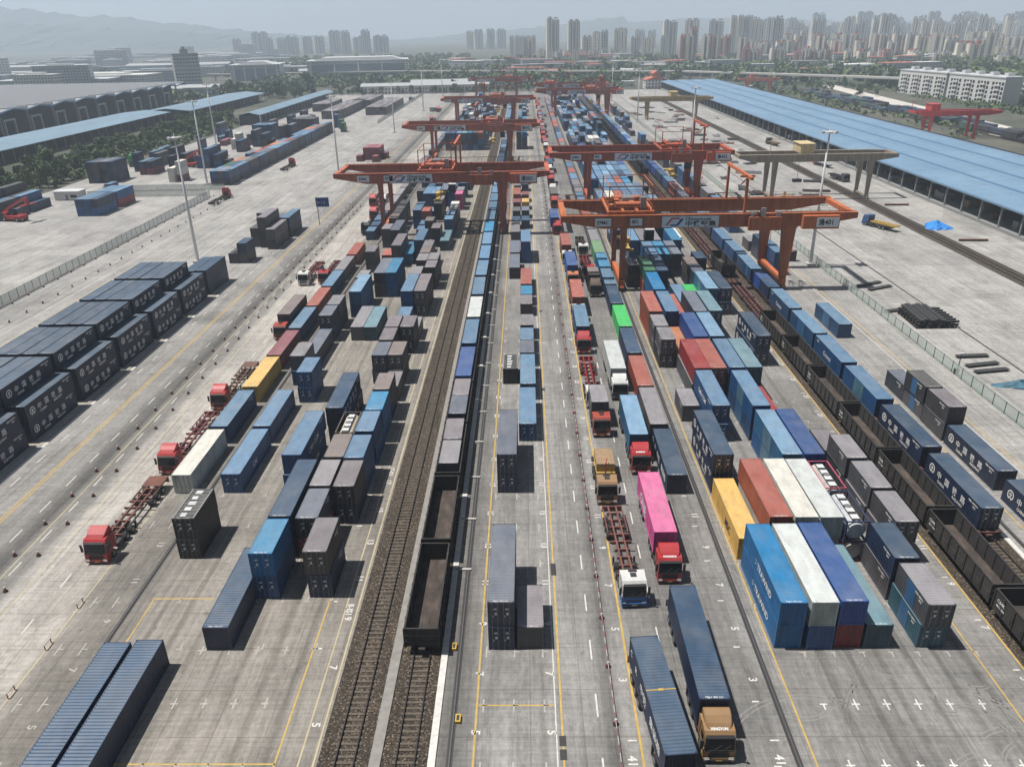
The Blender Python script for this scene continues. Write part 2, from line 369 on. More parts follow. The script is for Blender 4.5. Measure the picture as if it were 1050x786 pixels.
b = MB(); b.face([(285, 800, -0.05), (300, 800, -0.05), (262, 380, -0.05), (244, 380, -0.05)]); struct('dirt_road', b.mesh('dirt_road', ['pale_concrete']))
b = MB(); b.face([(232, 420, -0.04), (262, 380, -0.04), (420, 330, -0.04), (420, 380, -0.04)]); struct('service_road', b.mesh('service_road', ['pale_concrete']))

def hills(name, pts, Y, depth):
    """wooded ridge: pts are (x, crest height); slopes fall both ways"""
    b = MB(); n = 120; rows = 9
    x0, x1 = pts[0][0], pts[-1][0]
    def crest(x):
        for (a, ha), (c, hc) in zip(pts, pts[1:]):
            if a <= x <= c: t = (x - a) / (c - a); return ha + (hc - ha) * t
        return pts[-1][1]
    rr = random.Random(5)
    jig = [rr.uniform(-1, 1) for _ in range(n + 1)]
    g = []
    for j in range(rows):
        t = j / (rows - 1) * 2 - 1
        row = []
        for i in range(n + 1):
            x = x0 + (x1 - x0) * i / n
            h = crest(x) * (1 - abs(t)) ** 1.15 * (1 + 0.05 * jig[(i * 3 + j * 7) % n]) + 3 * jig[(i + j * 13) % n] * (abs(t) < 0.9)
            row.append((x + 40 * jig[(i * 5 + j * 11) % n], Y + depth * t + 60 * jig[(i * 7 + j) % n], h - 2))
        g.append(row)
    for j in range(rows - 1):
        for i in range(n): b.face([g[j][i], g[j][i + 1], g[j + 1][i + 1], g[j + 1][i]])
    me = b.mesh(name, ['hill_woods'])
    return struct(name, me)
hills('hills', [(-6600, 480), (-5300, 425), (-4500, 376), (-3850, 331), (-3480, 254), (-3270, 238), (-3040, 208), (-2660, 189), (-2520, 160), (-2130, 122), (-1750, 78), (-1200, 34), (-720, 2)], 5600, 1500)
hills('hills', [(-5200, 265), (-4300, 225), (-3600, 180), (-2950, 150), (-2400, 108), (-1760, 70), (-1200, 28), (-880, 2)], 4800, 700)
hills('far_hills', [(-900, 10), (-150, 66), (300, 90), (560, 128), (680, 140), (820, 104), (1050, 108), (1260, 122), (1600, 110), (2300, 85), (3200, 70), (4300, 40)], 6300, 900)

def track(cx, y0, y1, name, sleepers_to, half=2.3):
    """standard gauge track: ballast bed, sleepers and two rails"""
    b = MB(); b.prism([(cx - half, -0.01), (cx - half + 0.5, 0.05), (cx + half - 0.5, 0.05), (cx + half, -0.01)], 'y', y0, y1); bed = struct('track_ballast', b.mesh('track_ballast', ['ballast']))
    t = ob(name, None, None, (cx, y0, 0)); t['kind'] = 'structure'
    for sx in (-0.7525, 0.7525):
        r = MB(); r.box(sx - 0.07, sx + 0.07, 0, y1 - y0, 0.13, 0.19); r.box(sx - 0.036, sx + 0.036, 0, y1 - y0, 0.191, 0.28, 1)
        ob('rail', r.mesh('rail', ['rail_steel', 'rail_steel']), t)
    s = MB(); y = 0.3; k = 0; rr = random.Random(int(cx * 10))
    while y < sleepers_to - y0:
        e = rr.uniform(-0.05, 0.05); s.box(-1.05 + e, 1.05 + e, y - 0.11, y + 0.11, 0.04, 0.10 + rr.uniform(-0.02, 0.02)); y += 0.6 if sleepers_to < 400 else 0.62
    ob('sleeper', s.mesh('sleeper', ['sleeper']), t)['kind'] = 'stuff'
    return t
track(-14.8, 8, 690, 'railway_track', 330); track(-9.97, 8, 690, 'railway_track', 330); track(46.45, 30, 690, 'railway_track', 330); track(51.05, 30, 690, 'railway_track', 330)
track(110.9, 150, 700, 'railway_track', 330, 2.6)
for x in (238, 243.5, 249, 255): track(x, 240, 760, 'railway_track', 250, 2.2)
# concrete strips and gutters between the tracks
for x0, x1, h, mt, nm in ((-12.85, -11.95, 0.16, 'old_kerb', 'kerb_strip'), (-8.2, -7.6, 0.14, 'white_paint', 'kerb_strip'), (53.15, 53.7, 0.14, 'white_paint', 'kerb_strip'), (63.0, 63.2, 0.1, 'kerb', 'kerb_strip')):
    b = MB(); b.box(x0, x1, 8, 690, -0.02, h); struct(nm, b.mesh(nm, [mt]))
# crane rails: steel rail in a dark slot
for x in (-40.58, -6.5, 21.05, 54.6):
    b = MB(); b.box(x - 0.26, x + 0.26, 8, 700, -0.02, 0.012); b.box(x - 0.06, x + 0.06, 8, 700, 0.013, 0.1, 1)
    struct('crane_rail_road', b.mesh('crane_rail', ['dark_metal', 'rail_top']))
for x in (81.9, 113.6):
    b = MB(); b.box(x - 0.2, x + 0.2, 100, 700, -0.02, 0.012); b.box(x - 0.06, x + 0.06, 100, 700, 0.013, 0.1, 1); struct('crane_rail_road', b.mesh('crane_rail', ['dark_metal', 'rail_top']))

# painted lines (one sheet each 5 mm above the slab)
b = MB(); Z = 0.008
def line(x0, x1, y0, y1, mat): b.face([(x0, y0, Z), (x1, y0, Z), (x1, y1, Z), (x0, y1, Z)], mat)
for x, wd, y0, y1, mt in ((-63.95, .16, 50, 780, 0), (-63.5, .16, 50, 780, 0), (-57.0, .12, 50, 780, 2), (-53.2, .13, 40, 780, 2), (-45.95, .13, 30, 780, 2), (-20.4, .14, 20, 62, 0), (-20.25, .12, 95, 160, 2), (-18.5, .14, 8, 690, 2),
                          (-17.3, .15, 8, 690, 2), (-4.6, .16, 8, 690, 0), (2.62, .17, 8, 690, 0), (8.88, .2, 8, 690, 0), (22.38, .15, 8, 690, 0), (40.75, .14, 8, 70, 0), (44.1, .18, 8, 690, 0), (56.45, .16, 50, 690, 0),
                          (64.12, .15, 50, 690, 0), (-99.7, .2, 80, 780, 2), (-69.1, .35, 60, 170, 1), (-38.7, .13, 54, 62.2, 0), (2.12, .1, 8, 690, 1), (-102.9, .14, 150, 780, 1), (-93, .14, 175, 780, 1), (-86, .14, 175, 780, 1), (-77, .14, 210, 780, 2)):
    line(x - wd / 2, x + wd / 2, y0, y1, mt)
for x, y0, pit, ln, n in ((-67.3, 48, 6.0, 2.2, 60), (-59.95, 48, 6.0, 2.5, 60), (-56.35, 48, 6.0, 2.3, 60), (5.68, 27.5, 6.5, 2.5, 60), (12.2, 29.3, 6.5, 2.4, 40), (-49.6, 43, 7, 2.2, 50)):
    for k in range(n): line(x - .07, x + .07, y0 + k * pit, y0 + k * pit + ln, 1)
for x0, x1, y, mt in ((-38.7, -32.5, 62.1, 0), (-35, -20.3, 42.45, 0), (-4.55, 2.0, 48.25, 0), (23.5, 25.0, 61.2, 0)):
    line(x0, x1, y - .07, y + .07, mt)
for x0 in (-71.9, ):
    for k in range(8): line(-72.0, -69.3, 81.7 + k * 13.55 - .12, 81.7 + k * 13.55 + .12, 2)
E1B, W1B = [54.3 + 6.55 * k for k in range(-3, 23)], [61.6 + 6.57 * k for k in range(-4, 20)]
def cross(x, y, m=1, s=0.36):
    q = random.Random(int(x * 97 + y * 13)); a, c = s * q.uniform(.6, 1.1), s * q.uniform(.6, 1.1)
    line(x - a, x + c, y - .07, y + .07, m); line(x - .07, x + .07, y - c - .25, y - .0701, m)
    if q.random() < .75: line(x - .07, x + .07, y + .0701, y + a + .2, m)
for y in (42.3, 48.3): 
    for x in (24.96, 27.7, 30.3, 32.95, 35.6, 38.3): cross(x, y)
for y in (29.0, 35.5, 42.0, 48.5, 54.8): 
    for x in (-30.95, -28.3, -25.7, -22.95): cross(x, y, 3)
for y in W1B[:5] + [75.2, 81.8]:
    for x in (-44.8, -42.5): line(x - .06, x + .06, y - .8, y + .8, 3); line(x + .08, x + .5, y - .06, y + .06, 3)
for y in [29.1, 35.5, 41.9, 48.2, 54.5, 61, 67.6, 74.2, 80.8, 87.5, 94, 100.6, 107.2, 113.8, 120.3, 127, 133.4, 140]:
    for x in (-4.04, -1.42, 1.2): line(x - .07, x + .07, y - .7, y + .7, 3); line(x + .081, x + .4, y - .06, y + .06, 3)
for k in range(22): y = 55 + 6.57 * k; line(-20.2, -19.6, y - .09, y + .09, 1)
for k in range(24): y = 42.2 + 6.4 * k; line(19.0, 19.6, y - .08, y + .08, 1); line(43.1, 43.7, y - 3, y - 2.85, 1)
rq = random.Random(6)
for y in [55.0 + 6.57 * k for k in range(26)]:                         # worn corner ticks of every bay
    for x in (-38.5, -35.9, -33.1, -30.5, -28, -25.3, -22.7, -20.2):
        if rq.random() < .8: a = rq.uniform(.2, .5); line(x - a, x + a * .6, y - .07, y + .06, 3); line(x - .06, x + .06, y + .061, y + .5 + rq.random() * .4, 3)
for y in [54.3 + 6.55 * k for k in range(22)]:
    for x in (22.5, 25.3, 28, 30.7, 33.3, 35.7, 38.4, 41.0):
        if rq.random() < .8: a = rq.uniform(.2, .5); line(x - a, x + a * .6, y - .07, y + .06, 3); line(x - .06, x + .06, y - .6, y - .071, 3)
    for x in (57.3, 60.0):
        if rq.random() < .7: line(x - .4, x + .3, y - .07, y + .06, 3)
# bay numbers, read from the side of the road
def num(s, x, y, d=1, size=1.15): add_text(b, s, size * .9, (x, y, Z), (0, -d, 0), (d, 0, 0), 3 if x < -30 else 1, bold=0.02)
for k, s in enumerate(('1', '3', '5', '7', '9', '11', '13', '15', '17', '19', '21', '23', '25', '27', '29')):
    y = 44.9 + 6.4 * k
    num(s, 7.9, y, 1); num(s, 19.4, y, 1); num(s, 43.2, y - 6.4, 1)
    num(s, 1.4, y - 12.0, 1); num(s, -4.9, y - 12.0, 1)
for k, s in enumerate(('3', '5', '7', '9', '11', '13', '15', '17')):
    y = 39.6 + 6.4 * k; num(s, -18.35, y + .5, 1)
    num(s, -42.4, y + .3, 1)
num('8-JS1', -18.35, 61.2, 1, 0.95); num('17-JS1', -18.3, 88.0, 1, 0.95); num('41', 19.3, 43.3, 1); num('41', 7.7, 43.2, 1)
marks = b
b = MB(); rq = random.Random(15)                                      # curling tyre scrubs on the turning areas
for k in range(60):
    x, y = (rq.uniform(23, 41), rq.uniform(34, 54)) if k < 34 else ((rq.uniform(-36, -19), rq.uniform(38, 60)) if k < 39 else (rq.uniform(-110, -98), rq.uniform(150, 300)))
    r0, a0, sp = rq.uniform(1.5, 9), rq.uniform(0, 6.28), rq.uniform(.5, 1.8); n = 14
    for off in (0, rq.uniform(.25, .4)):
        for i in range(n):
            a, c = a0 + sp * i / n, a0 + sp * (i + 1) / n; ri, ro = r0 + off, r0 + off + .09
            b.face([(x + math.cos(a) * ri, y + math.sin(a) * ri, .005), (x + math.cos(a) * ro, y + math.sin(a) * ro, .005), (x + math.cos(c) * ro, y + math.sin(c) * ro, .005), (x + math.cos(c) * ri, y + math.sin(c) * ri, .005)], 0 if k % 4 else 1)
struct('road_scuffs', b.mesh('road_scuffs', ['faint_mark', 'skid_mark'])); b = marks
struct('road_markings', b.mesh('road_markings', ['yellow_paint', 'white_paint', 'pale_line', 'faded_paint']))
# manhole covers and steel plates let into the road
b = MB()
for x, y in ((2.6, 43.3), (2.6, 44.6), (2.62, 66.0), (2.6, 67.0), (13.6, 87.2), (12.9, 61.2), (2.6, 112), (15.3, 93.8), (3.0, 150.0), (13.0, 152.0)): b.box(x - .28, x + .28, y - .5, y + .5, 0.009, 0.02)
struct('road_plates', b.mesh('road_plates', ['dark_metal']))

# ================================================================== fences, barrier posts
def fence(name, label, x, y0, y1, h, pitch, axis='y'):
    r = ob(name, None, None, (x, y0, 0) if axis == 'y' else (y0, x, 0)); tag(r, label, 'fence')
    n = int((y1 - y0) / pitch); posts = MB(); pan = MB(); base = MB(); rails = MB(); rails2 = MB()
    for k in range(n + 1): posts.box(-.04, .04, k * pitch - .04, k * pitch + .04, 0, h + .1)
    for k in range(n):
        pan.box(-.012, .012, k * pitch + .12, (k + 1) * pitch - .12, 0.25, h)
        for z, rl in ((0.22, rails), (h, rails2)): rl.box(-.025, .025, k * pitch + .05, (k + 1) * pitch - .05, z - .02, z + .03)
    base.box(-.12, .12, 0, n * pitch, 0, 0.14)
    for nm, mm, mt in (('post', posts, 'fence_green'), ('mesh_panel', pan, 'wire_mesh'), ('bottom_rail', rails, 'fence_green'), ('top_rail', rails2, 'fence_green'), ('footing', base, 'kerb')):
        o = ob(nm, mm.mesh(nm, [mt]), r)
        if nm == 'post' and n > 100: o['kind'] = 'stuff'
        if axis == 'x': o.rotation_euler = (0, 0, -math.pi / 2)
    return r
fence('mesh_fence', 'green wire mesh fence along the steel beam storage ground', 70.15, 62, 640, 2.0, 3.05)
fence('mesh_fence', 'long pale wire mesh fence beside the road with the traffic bollards', -114.3, 120, 280, 2.3, 2.9)
fence('mesh_fence', 'mesh fence crossing behind the blue container block', 281.5, -160, -114.6, 2.2, 2.9, 'x')
fence('mesh_fence', 'second crossing mesh fence, next to the white hut', 293, -160, -113, 2.2, 2.9, 'x')
fence('mesh_fence', 'green mesh fence beside the long grey roofs', -95, 520, 770, 2.2, 3.0)
# barrier posts
pm = MB(); pm.bar((0, 0, 0), (0, 0, .1), .26, 2, 8); pm.bar((0, 0, .1), (0, 0, .42), .15, 0, 8); pm.bar((0, 0, .42), (0, 0, .6), .14, 1, 8, .1); post_me = pm.mesh('barrier_post', ['barrier_red', 'barrier_white', 'rubber'])
def posts(xs, y0, pitch, n, label, grp):
    for k in range(n): tag(ob('barrier_post', post_me, None, (xs, y0 + k * pitch, 0)), label, 'traffic post', grp)
posts(7.08, 39.9, 6.35, 42, 'red and white barrier post in the chain line beside the lorry queue', 'barrier posts beside the lorry queue')
posts(-55.05, 45.2, 6.05, 36, 'red and white post on the kerb of the pale truck lane', 'posts on the kerb of the pale truck lane')
posts(-57.75, 45.2, 6.05, 36, 'red and white post along the dark tyre band of the road', 'posts along the dark tyre band')
posts(-106.4, 129, 6.05, 26, 'small post between road and mesh fence', 'posts between road and mesh fence')
posts(-113.2, 129, 6.05, 26, 'small post standing at the foot of the mesh fence', 'posts at the foot of the mesh fence')
b = MB()
for k in range(240):
    y = 39.9 + k * .8; b.bar((7.08, y, .42), (7.08, y + .8, .42), .032, k % 2, 5)
tag(ob('barrier_pipe', b.mesh('barrier_pipe', ['barrier_red', 'barrier_white'])), 'striped red and white pipe linking the barrier posts by the lorry queue', 'barrier')
b = MB()                                                              # loading-edge guards by the pale lane
b.bar((0, -.5, .0), (0, -.5, .55), .05, 0, 6); b.bar((0, .5, 0), (0, .5, .55), .05, 0, 6); b.bar((0, -.55, .55), (0, .55, .55), .06, 1, 6); guard = b.mesh('hoop_guard', ['barrier_red', 'barrier_white'])
for y in (49.6, 55.4, 61.2): tag(ob('hoop_guard', guard, None, (-45.95, y, 0)), 'small red and white hoop guard on the yellow edge line', 'guard', 'hoop guards on the yellow edge line')

# ================================================================== light masts
def mast(x, y, label, h=31):
    r = ob('light_mast', None, None, (x, y, 0)); tag(r, label, 'light mast')
    b = MB(); b.bar((0, 0, 0), (0, 0, h), .42, 0, 10, .16); ob('pole', b.mesh('pole', ['mast_paint'], True), r)
    b = MB(); b.box(-1, 1, -1, 1, 0, .5); ob('footing', b.mesh('footing', ['kerb']), r)
    b = MB(); b.bar((0, 0, h - .5), (0, 0, h - .2), 1.2, 0, 12); b.bar((0, 0, h), (0, 0, h + .9), .12, 0, 6, .05)
    ob('lamp_ring', b.mesh('lamp_ring', ['light_grey']), r)
    lm = MB(); lm.box(-.35, .35, -.3, .3, -.2, .25); lme = lm.mesh('floodlight', ['light_grey'])
    for k in range(6):
        a = k * math.pi / 3; ob('floodlight', lme, r, (math.cos(a) * 1.45, math.sin(a) * 1.45, h - .35), a)
for x, y, l in ((-84.4, 191.4, 'tall white light mast just behind the dark railway container block'), (68.8, 181.4, 'tall white light mast beside the orange crane numbered 401'),
                (-75.8, 318.6, 'light mast rising behind the blue road sign'), (-76, 468, 'light mast next to the maroon container pile'), (-75, 603, 'light mast on the empty apron with a small kiosk by it'),
                (-75.1, 753, 'last light mast at the far end of the empty apron'), (-163.5, 420, 'light mast among the containers by the tree belt'), (69, 330, 'light mast between the brown gantry and the second orange crane'),
                (70, 500, 'light mast before the end of the steel storage ground'), (71, 660, 'far light mast near the white house with red roof'), (-44, 1100, 'lone mast beyond the yard near the viaduct'), (-125, 305, 'slim mast at the mouth of the container depot')): mast(x, y, l)

# ================================================================== sheds and buildings
def shed_right():
    r = ob('freight_shed', None, None, (131, 190, 0)); tag(r, 'huge open freight shed under a ridged pale blue roof', 'shed')
    Wd, L = 51.5, 595
    b = MB(); n = 4; w = Wd / n
    for k in range(n):
        x0 = k * w; z0 = 7.2 + 0.16 * k
        b.face([(x0, 0, z0), (x0 + w * .55, 0, z0 + .75), (x0 + w * .55, L, z0 + .75), (x0, L, z0)]); b.face([(x0 + w * .55, 0, z0 + .75), (x0 + w, 0, z0 + .3), (x0 + w, L, z0 + .3), (x0 + w * .55, L, z0 + .75)])
    rf = ob('roof', b.mesh('roof', ['blue_roof']), r)
    b = MB()
    for k in range(1, n): x = k * w; b.box(x - .6, x + .6, 0, L, 7.2 + 0.16 * k - .1, 7.2 + 0.16 * k + .33)
    ob('valley_gutter', b.mesh('valley_gutter', ['roof_seam']), rf)
    b = MB()
    rr = random.Random(2)
    for k in range(n):
        y = 6
        while y < L: 
            x0 = k * w + 2; z0 = 7.2 + 0.16 * k; b.prism([(x0, z0 + .2), (x0 + w * .5, z0 + .74), (x0 + w * .5, z0 + .8), (x0, z0 + .26)], 'y', y, y + .22); y += rr.choice((14, 28, 21))
    ob('roof_seam', b.mesh('roof_seam', ['shed_grey']), rf)
    b = MB(); b.box(-1.2, 0.0, 0, L, 6.7, 7.22); ob('eave', b.mesh('eave', ['blue_roof']), r)
    b = MB(); b.box(18, 18.3, 0, L, 0, 7.6); b.box(.5, 18, L - .5, L, 0, 7.4); b.box(51, 51.3, 0, L, 0, 8.4); ob('wall', b.mesh('wall', ['shed_dark']), r)
    b = MB(); b.box(-.2, 18, 0, L, 0, .9); ob('platform', b.mesh('platform', ['shed_grey']), r)
    cm = MB(); cm.box(-.22, .22, -.22, .22, .9, 6.8); cme = cm.mesh('column', ['shed_grey'])
    for k in range(60): ob('column', cme, r, (0.1, 3 + k * 10, 0))
    b = MB(); 
    for k in range(60): b.box(0, 1.2, 3 + k * 10 - .1, 3 + k * 10 + .1, 5.5, 6.7)
    ob('bracket', b.mesh('bracket', ['shed_grey']), r)
shed_right()
rr = random.Random(8)
cargo = []
for k in range(26):                                                  # pallets of goods standing on the shed platform
    b = MB(); wd = rr.uniform(2.5, 6); hh = rr.uniform(1.2, 3.6); b.box(-2, 2, 0, wd, 0, .15, 1)
    for q in range(rr.randint(2, 4)): y0 = wd * q / 4; b.box(-1.8, 1.8, y0 + .05, y0 + wd / 4 - .05, .16, hh * rr.uniform(.6, 1))
    o = ob('cargo_pile', b.mesh('cargo_pile', [rr.choice(['tyre_wood', 'light_grey', 'rust_brown', 'shed_grey']), 'tyre_wood']), None, (136 + rr.uniform(-1, 4), 200 + k * 9.7 + rr.uniform(-2, 2), .91))
    tag(o, 'pile of palletised goods in the shade of the blue roofed shed', 'cargo', 'goods on the shed platform')

def long_shed(x0, x1, y0, y1, h, label, lean=0):
    r = ob('long_shed', None, None, (x0, y0, 0)); tag(r, label, 'shed')
    L = y1 - y0; Wd = x1 - x0
    b = MB(); b.prism([(0, h), (Wd * .5, h + 1.6), (Wd, h), (Wd, h + .25), (Wd * .5, h + 1.85), (0, h + .25)], 'y', 0, L); ob('roof', b.mesh('roof', ['pale_blue_roof']), r)
    b = MB(); b.box(.6, Wd - 6, 0.6, L - .6, 0, h); ob('wall', b.mesh('wall', ['shed_dark']), r)
    b = MB(); b.box(0, .3, 0, .3, 0, h); b.box(Wd - .4, Wd, 0, .6, 0, h); ob('gable_frame', b.mesh('gable_frame', ['wall_white']), r)
    cm = MB(); cm.box(-.15, .15, -.15, .15, 0, h); cme = cm.mesh('column', ['shed_grey'])
    for k in range(int(L / 9)): ob('column', cme, r, (Wd - .4, 4 + k * 9, 0))
long_shed(-278, -244, 300, 556, 6, 'long blue roofed shed behind the tree belt, first of its line')
long_shed(-266, -232, 560, 730, 6.2, 'second blue roofed shed of the line, ending at the trees')
long_shed(-186, -171.5, 522, 738, 6, 'narrow blue canopy shed at the depot edge by the grey roofs')
def big_shed():
    r = ob('factory_hall', None, None, (-300, 430, 0)); tag(r, 'vast grey factory hall with an open side of pale portal frames', 'factory')
    L, D, h = 300, 190, 15
    b = MB(); n = 11
    for k in range(n):
        y0 = k * L / n; y1 = (k + 1) * L / n; ym = (y0 + y1) / 2
        b.face([(0, y0, h), (0, ym, h + 1.6), (-D, ym, h + 1.6), (-D, y0, h)]); b.face([(0, ym, h + 1.6), (0, y1, h), (-D, y1, h), (-D, ym, h + 1.6)])
    rf = ob('roof', b.mesh('roof', ['grey_roof']), r)
    b = MB()
    for k in range(n):
        y0 = k * L / n; b.bar((.3, y0, h), (.3, y0 + L / n / 2, h + 1.6), .55, 0); b.bar((.3, y0 + L / n / 2, h + 1.6), (.3, y0 + L / n, h), .55, 0)
    ob('fascia', b.mesh('fascia', ['blue_roof']), rf)
    b = MB()
    for k in range(n * 3):
        y0 = k * L / n / 3 + 3; b.box(-D, -2, y0, y0 + 2.2, h + .6, h + 2.3)
    ob('ridge_vent', b.mesh('ridge_vent', ['light_grey']), rf)
    b = MB(); b.box(-16.5, -16, 0, L, 0, h); b.box(-D, -16, 0, .5, 0, h); ob('wall', b.mesh('wall', ['shed_dark']), r)
    fm = MB(); fm.box(-.5, .5, -.5, .5, 0, h); fme = fm.mesh('column', ['shed_grey'])
    pf = MB(); pf.box(-1, 0, 0, .8, 0, 10); pf.box(-1, 0, 10, 10.8, 0, 10); pf.box(-1, 0, 0, 10.8, 10, 10.9); pfe = pf.mesh('portal_frame', ['wall_white'])
    for k in range(n):
        ob('column', fme, r, (-.6, k * L / n + .5, 0)); ob('portal_frame', pfe, r, (-3, k * L / n + 8, 0))
big_shed()

def block(name, label, cat, x, y, wx, wy, h, col, rz=0.0, extra=None, group=None):
    r = ob(name, None, None, (x, y, 0), rz); tag(r, label, cat, group)
    b = MB(); b.box(-wx / 2, wx / 2, -wy / 2, wy / 2, -1, h); ob('wall', b.mesh('wall', ['facade']), r, color=col)
    if extra: extra(r, wx, wy, h)
    return r
def tower_top(r, wx, wy, h):
    b = MB(); b.box(-wx / 2 - .3, wx / 2 + .3, -wy / 2 - .3, wy / 2 + .3, h + .01, h + .9); b.box(-4, 4, -4, 4, h + .91, h + 5); b.box(-1.5, 1.5, -1.5, 1.5, h + 5.01, h + 7.5); ob('roof', b.mesh('roof', ['shed_grey']), r)
    b = MB()
    for k in range(9): z = 3.5 + k * 3.7; b.box(-wx / 2 - .15, wx / 2 + .15, -wy / 2 - .15, -wy / 2 - .01, z, z + 1.2)
    ob('floor_band', b.mesh('floor_band', ['wall_white']), r)
block('office_tower', 'grey ten storey office tower standing alone below the mountain', 'tower', -371, 905, 26, 24, 36.5, (.42, .42, .41), R(28), tower_top)
def factory_trim(r, wx, wy, h):
    b = MB(); b.box(-wx / 2 + 6, wx / 2 - 6, -wy / 2 - .4, -wy / 2 - .02, 1, h - 3.5); ob('glazed_front', b.mesh('glazed_front', ['glazing']), r)
    b = MB(); b.box(-wx / 2 - 1, wx / 2 + 1, -wy / 2 - 1, wy / 2 + 1, h + .01, h + 1.2); b.prism([(-wx / 2 + 8, h + 1.21), (wx / 2 - 8, h + 1.21), (wx / 2 - 20, h + 4.5), (-wx / 2 + 20, h + 4.5)], 'y', -wy / 2 + 8, wy / 2); ob('roof', b.mesh('roof', ['light_grey']), r)
    b = MB()
    for k in range(5): x = -wx / 2 + 4 + k * (wx - 8) / 4; b.box(x - .9, x + .9, -wy / 2 - .7, -wy / 2 - .41, 0, h)
    ob('pilaster', b.mesh('pilaster', ['wall_white']), r)
block('factory', 'pale factory with dark glazed front, smaller of two behind the trees', 'factory', -352, 1090, 62, 50, 18.5, (.5, .53, .56), R(10), factory_trim)
block('factory', 'long white factory with pilastered front, larger of the two', 'factory', -222, 1115, 131, 60, 21, (.60, .63, .66), R(9), factory_trim)
def low_roof(r, wx, wy, h):
    b = MB(); b.prism([(-wy / 2 - .6, h), (0, h + 2.4), (wy / 2 + .6, h), (wy / 2 + .6, h + .25), (0, h + 2.65), (-wy / 2 - .6, h + .25)], 'x', -wx / 2 - .6, wx / 2 + .6); ob('roof', b.mesh('roof', ['wall_grey']), r)
block('warehouse', 'long low white warehouse closing the far end of the apron', 'warehouse', -95, 792, 122, 18, 7, (.55, .54, .5), R(4), low_roof)
block('warehouse', 'second low white warehouse behind the first, by the cranes', 'warehouse', -60, 842, 110, 16, 7, (.6, .6, .58), R(4), low_roof)
block('warehouse', 'small orange walled workshop at the foot of the office tower', 'workshop', -330, 800, 60, 30, 8, (.40, .24, .12), R(15), low_roof)
block('warehouse', 'white workshop at the end of the factory hall', 'workshop', -305, 770, 26, 20, 10, (.6, .6, .6), R(0), low_roof)
block('warehouse', 'white walled plant far below the mountain', 'warehouse', -560, 1060, 90, 34, 12, (.62, .62, .6), R(8), low_roof)
block('warehouse', 'grey flat mill behind the factory hall roofs', 'warehouse', -520, 1250, 150, 40, 16, (.36, .39, .42), R(6), low_roof)
block('warehouse', 'long pale plant under the faint mountain foot', 'warehouse', -800, 1350, 160, 40, 14, (.5, .52, .53), R(8), low_roof)
block('warehouse', 'white roofed depot between the two factories', 'warehouse', -292, 1150, 40, 30, 8, (.6, .6, .58), R(8), low_roof)
def house_roof(r, wx, wy, h):
    b = MB(); b.prism([(-wx / 2 - .8, h), (wx / 2 + .8, h), (0, h + 3.4)], 'y', -wy / 2 - .8, wy / 2 + .8); b.box(-3, 3, -wy / 2 + 2, wy / 2 - 2, h + 3.0, h + 5.5); b.prism([(-3.8, h + 5.51), (3.8, h + 5.51), (0, h + 8)], 'y', -wy / 2 + 1, wy / 2 - 1); ob('roof', b.mesh('roof', ['red_tile']), r)
block('station_house', 'white yard house with a red tiled double roof', 'house', 127, 800, 20, 22, 8, (.7, .69, .66), 0, house_roof)

# the industrial district below the mountain
rr = random.Random(55)
for k in range(88):
    y = rr.uniform(860, 2600); x = -y * rr.uniform(.27, .70) - rr.uniform(0, 60)
    if -470 < x < -100 and y < 1200: continue
    h = rr.uniform(6, 15) if rr.random() < .8 else rr.uniform(18, 34); wx, wy = (rr.uniform(40, 130), rr.uniform(25, 60)) if h < 16 else (rr.uniform(24, 60), 18)
    o = ob('district_building', None, None, (x, y, 0), math.atan2(-x, y) * .5 + rr.uniform(-.3, .3)); tag(o, 'pale building of the hazy industrial district below the mountain', 'building', 'buildings of the district below the mountain')
    b = MB(); b.box(-wx / 2, wx / 2, -wy / 2, wy / 2, -1, h); ob('wall', b.mesh('wall', ['facade']), o, color=rr.choice(((.55, .57, .58), (.42, .46, .5), (.6, .6, .58), (.36, .4, .43))))
    b = MB(); b.box(-wx / 2 - .4, wx / 2 + .4, -wy / 2 - .4, wy / 2 + .4, h + .01, h + .7); b.box(-wx / 4, wx / 5, -wy / 4, wy / 4, h + .71, h + 2.6); ob('roof', b.mesh('roof', [rr.choice(['light_grey', 'wall_grey', 'pale_blue_roof', 'wall_white', 'grey_roof'])]), o)

for k in range(60):
    y = rr.uniform(1000, 1560); x = y * rr.uniform(-.10, .52); h = rr.uniform(5, 13); wx, wy = rr.uniform(18, 60), rr.uniform(14, 30)
    o = ob('low_building', None, None, (x, y, 0), rr.uniform(-.5, .5)); tag(o, 'low pale building among the trees below the tower blocks', 'building', 'low buildings below the tower blocks')
    b = MB(); b.box(-wx / 2, wx / 2, -wy / 2, wy / 2, -1, h); ob('wall', b.mesh('wall', ['facade']), o, color=rr.choice(((.55, .56, .56), (.45, .47, .5), (.58, .55, .5))))
    b = MB(); b.box(-wx / 2 - .4, wx / 2 + .4, -wy / 2 - .4, wy / 2 + .4, h + .01, h + .6); ob('roof', b.mesh('roof', [rr.choice(['light_grey', 'wall_grey', 'wall_white', 'grey_roof', 'red_tile'])]), o)

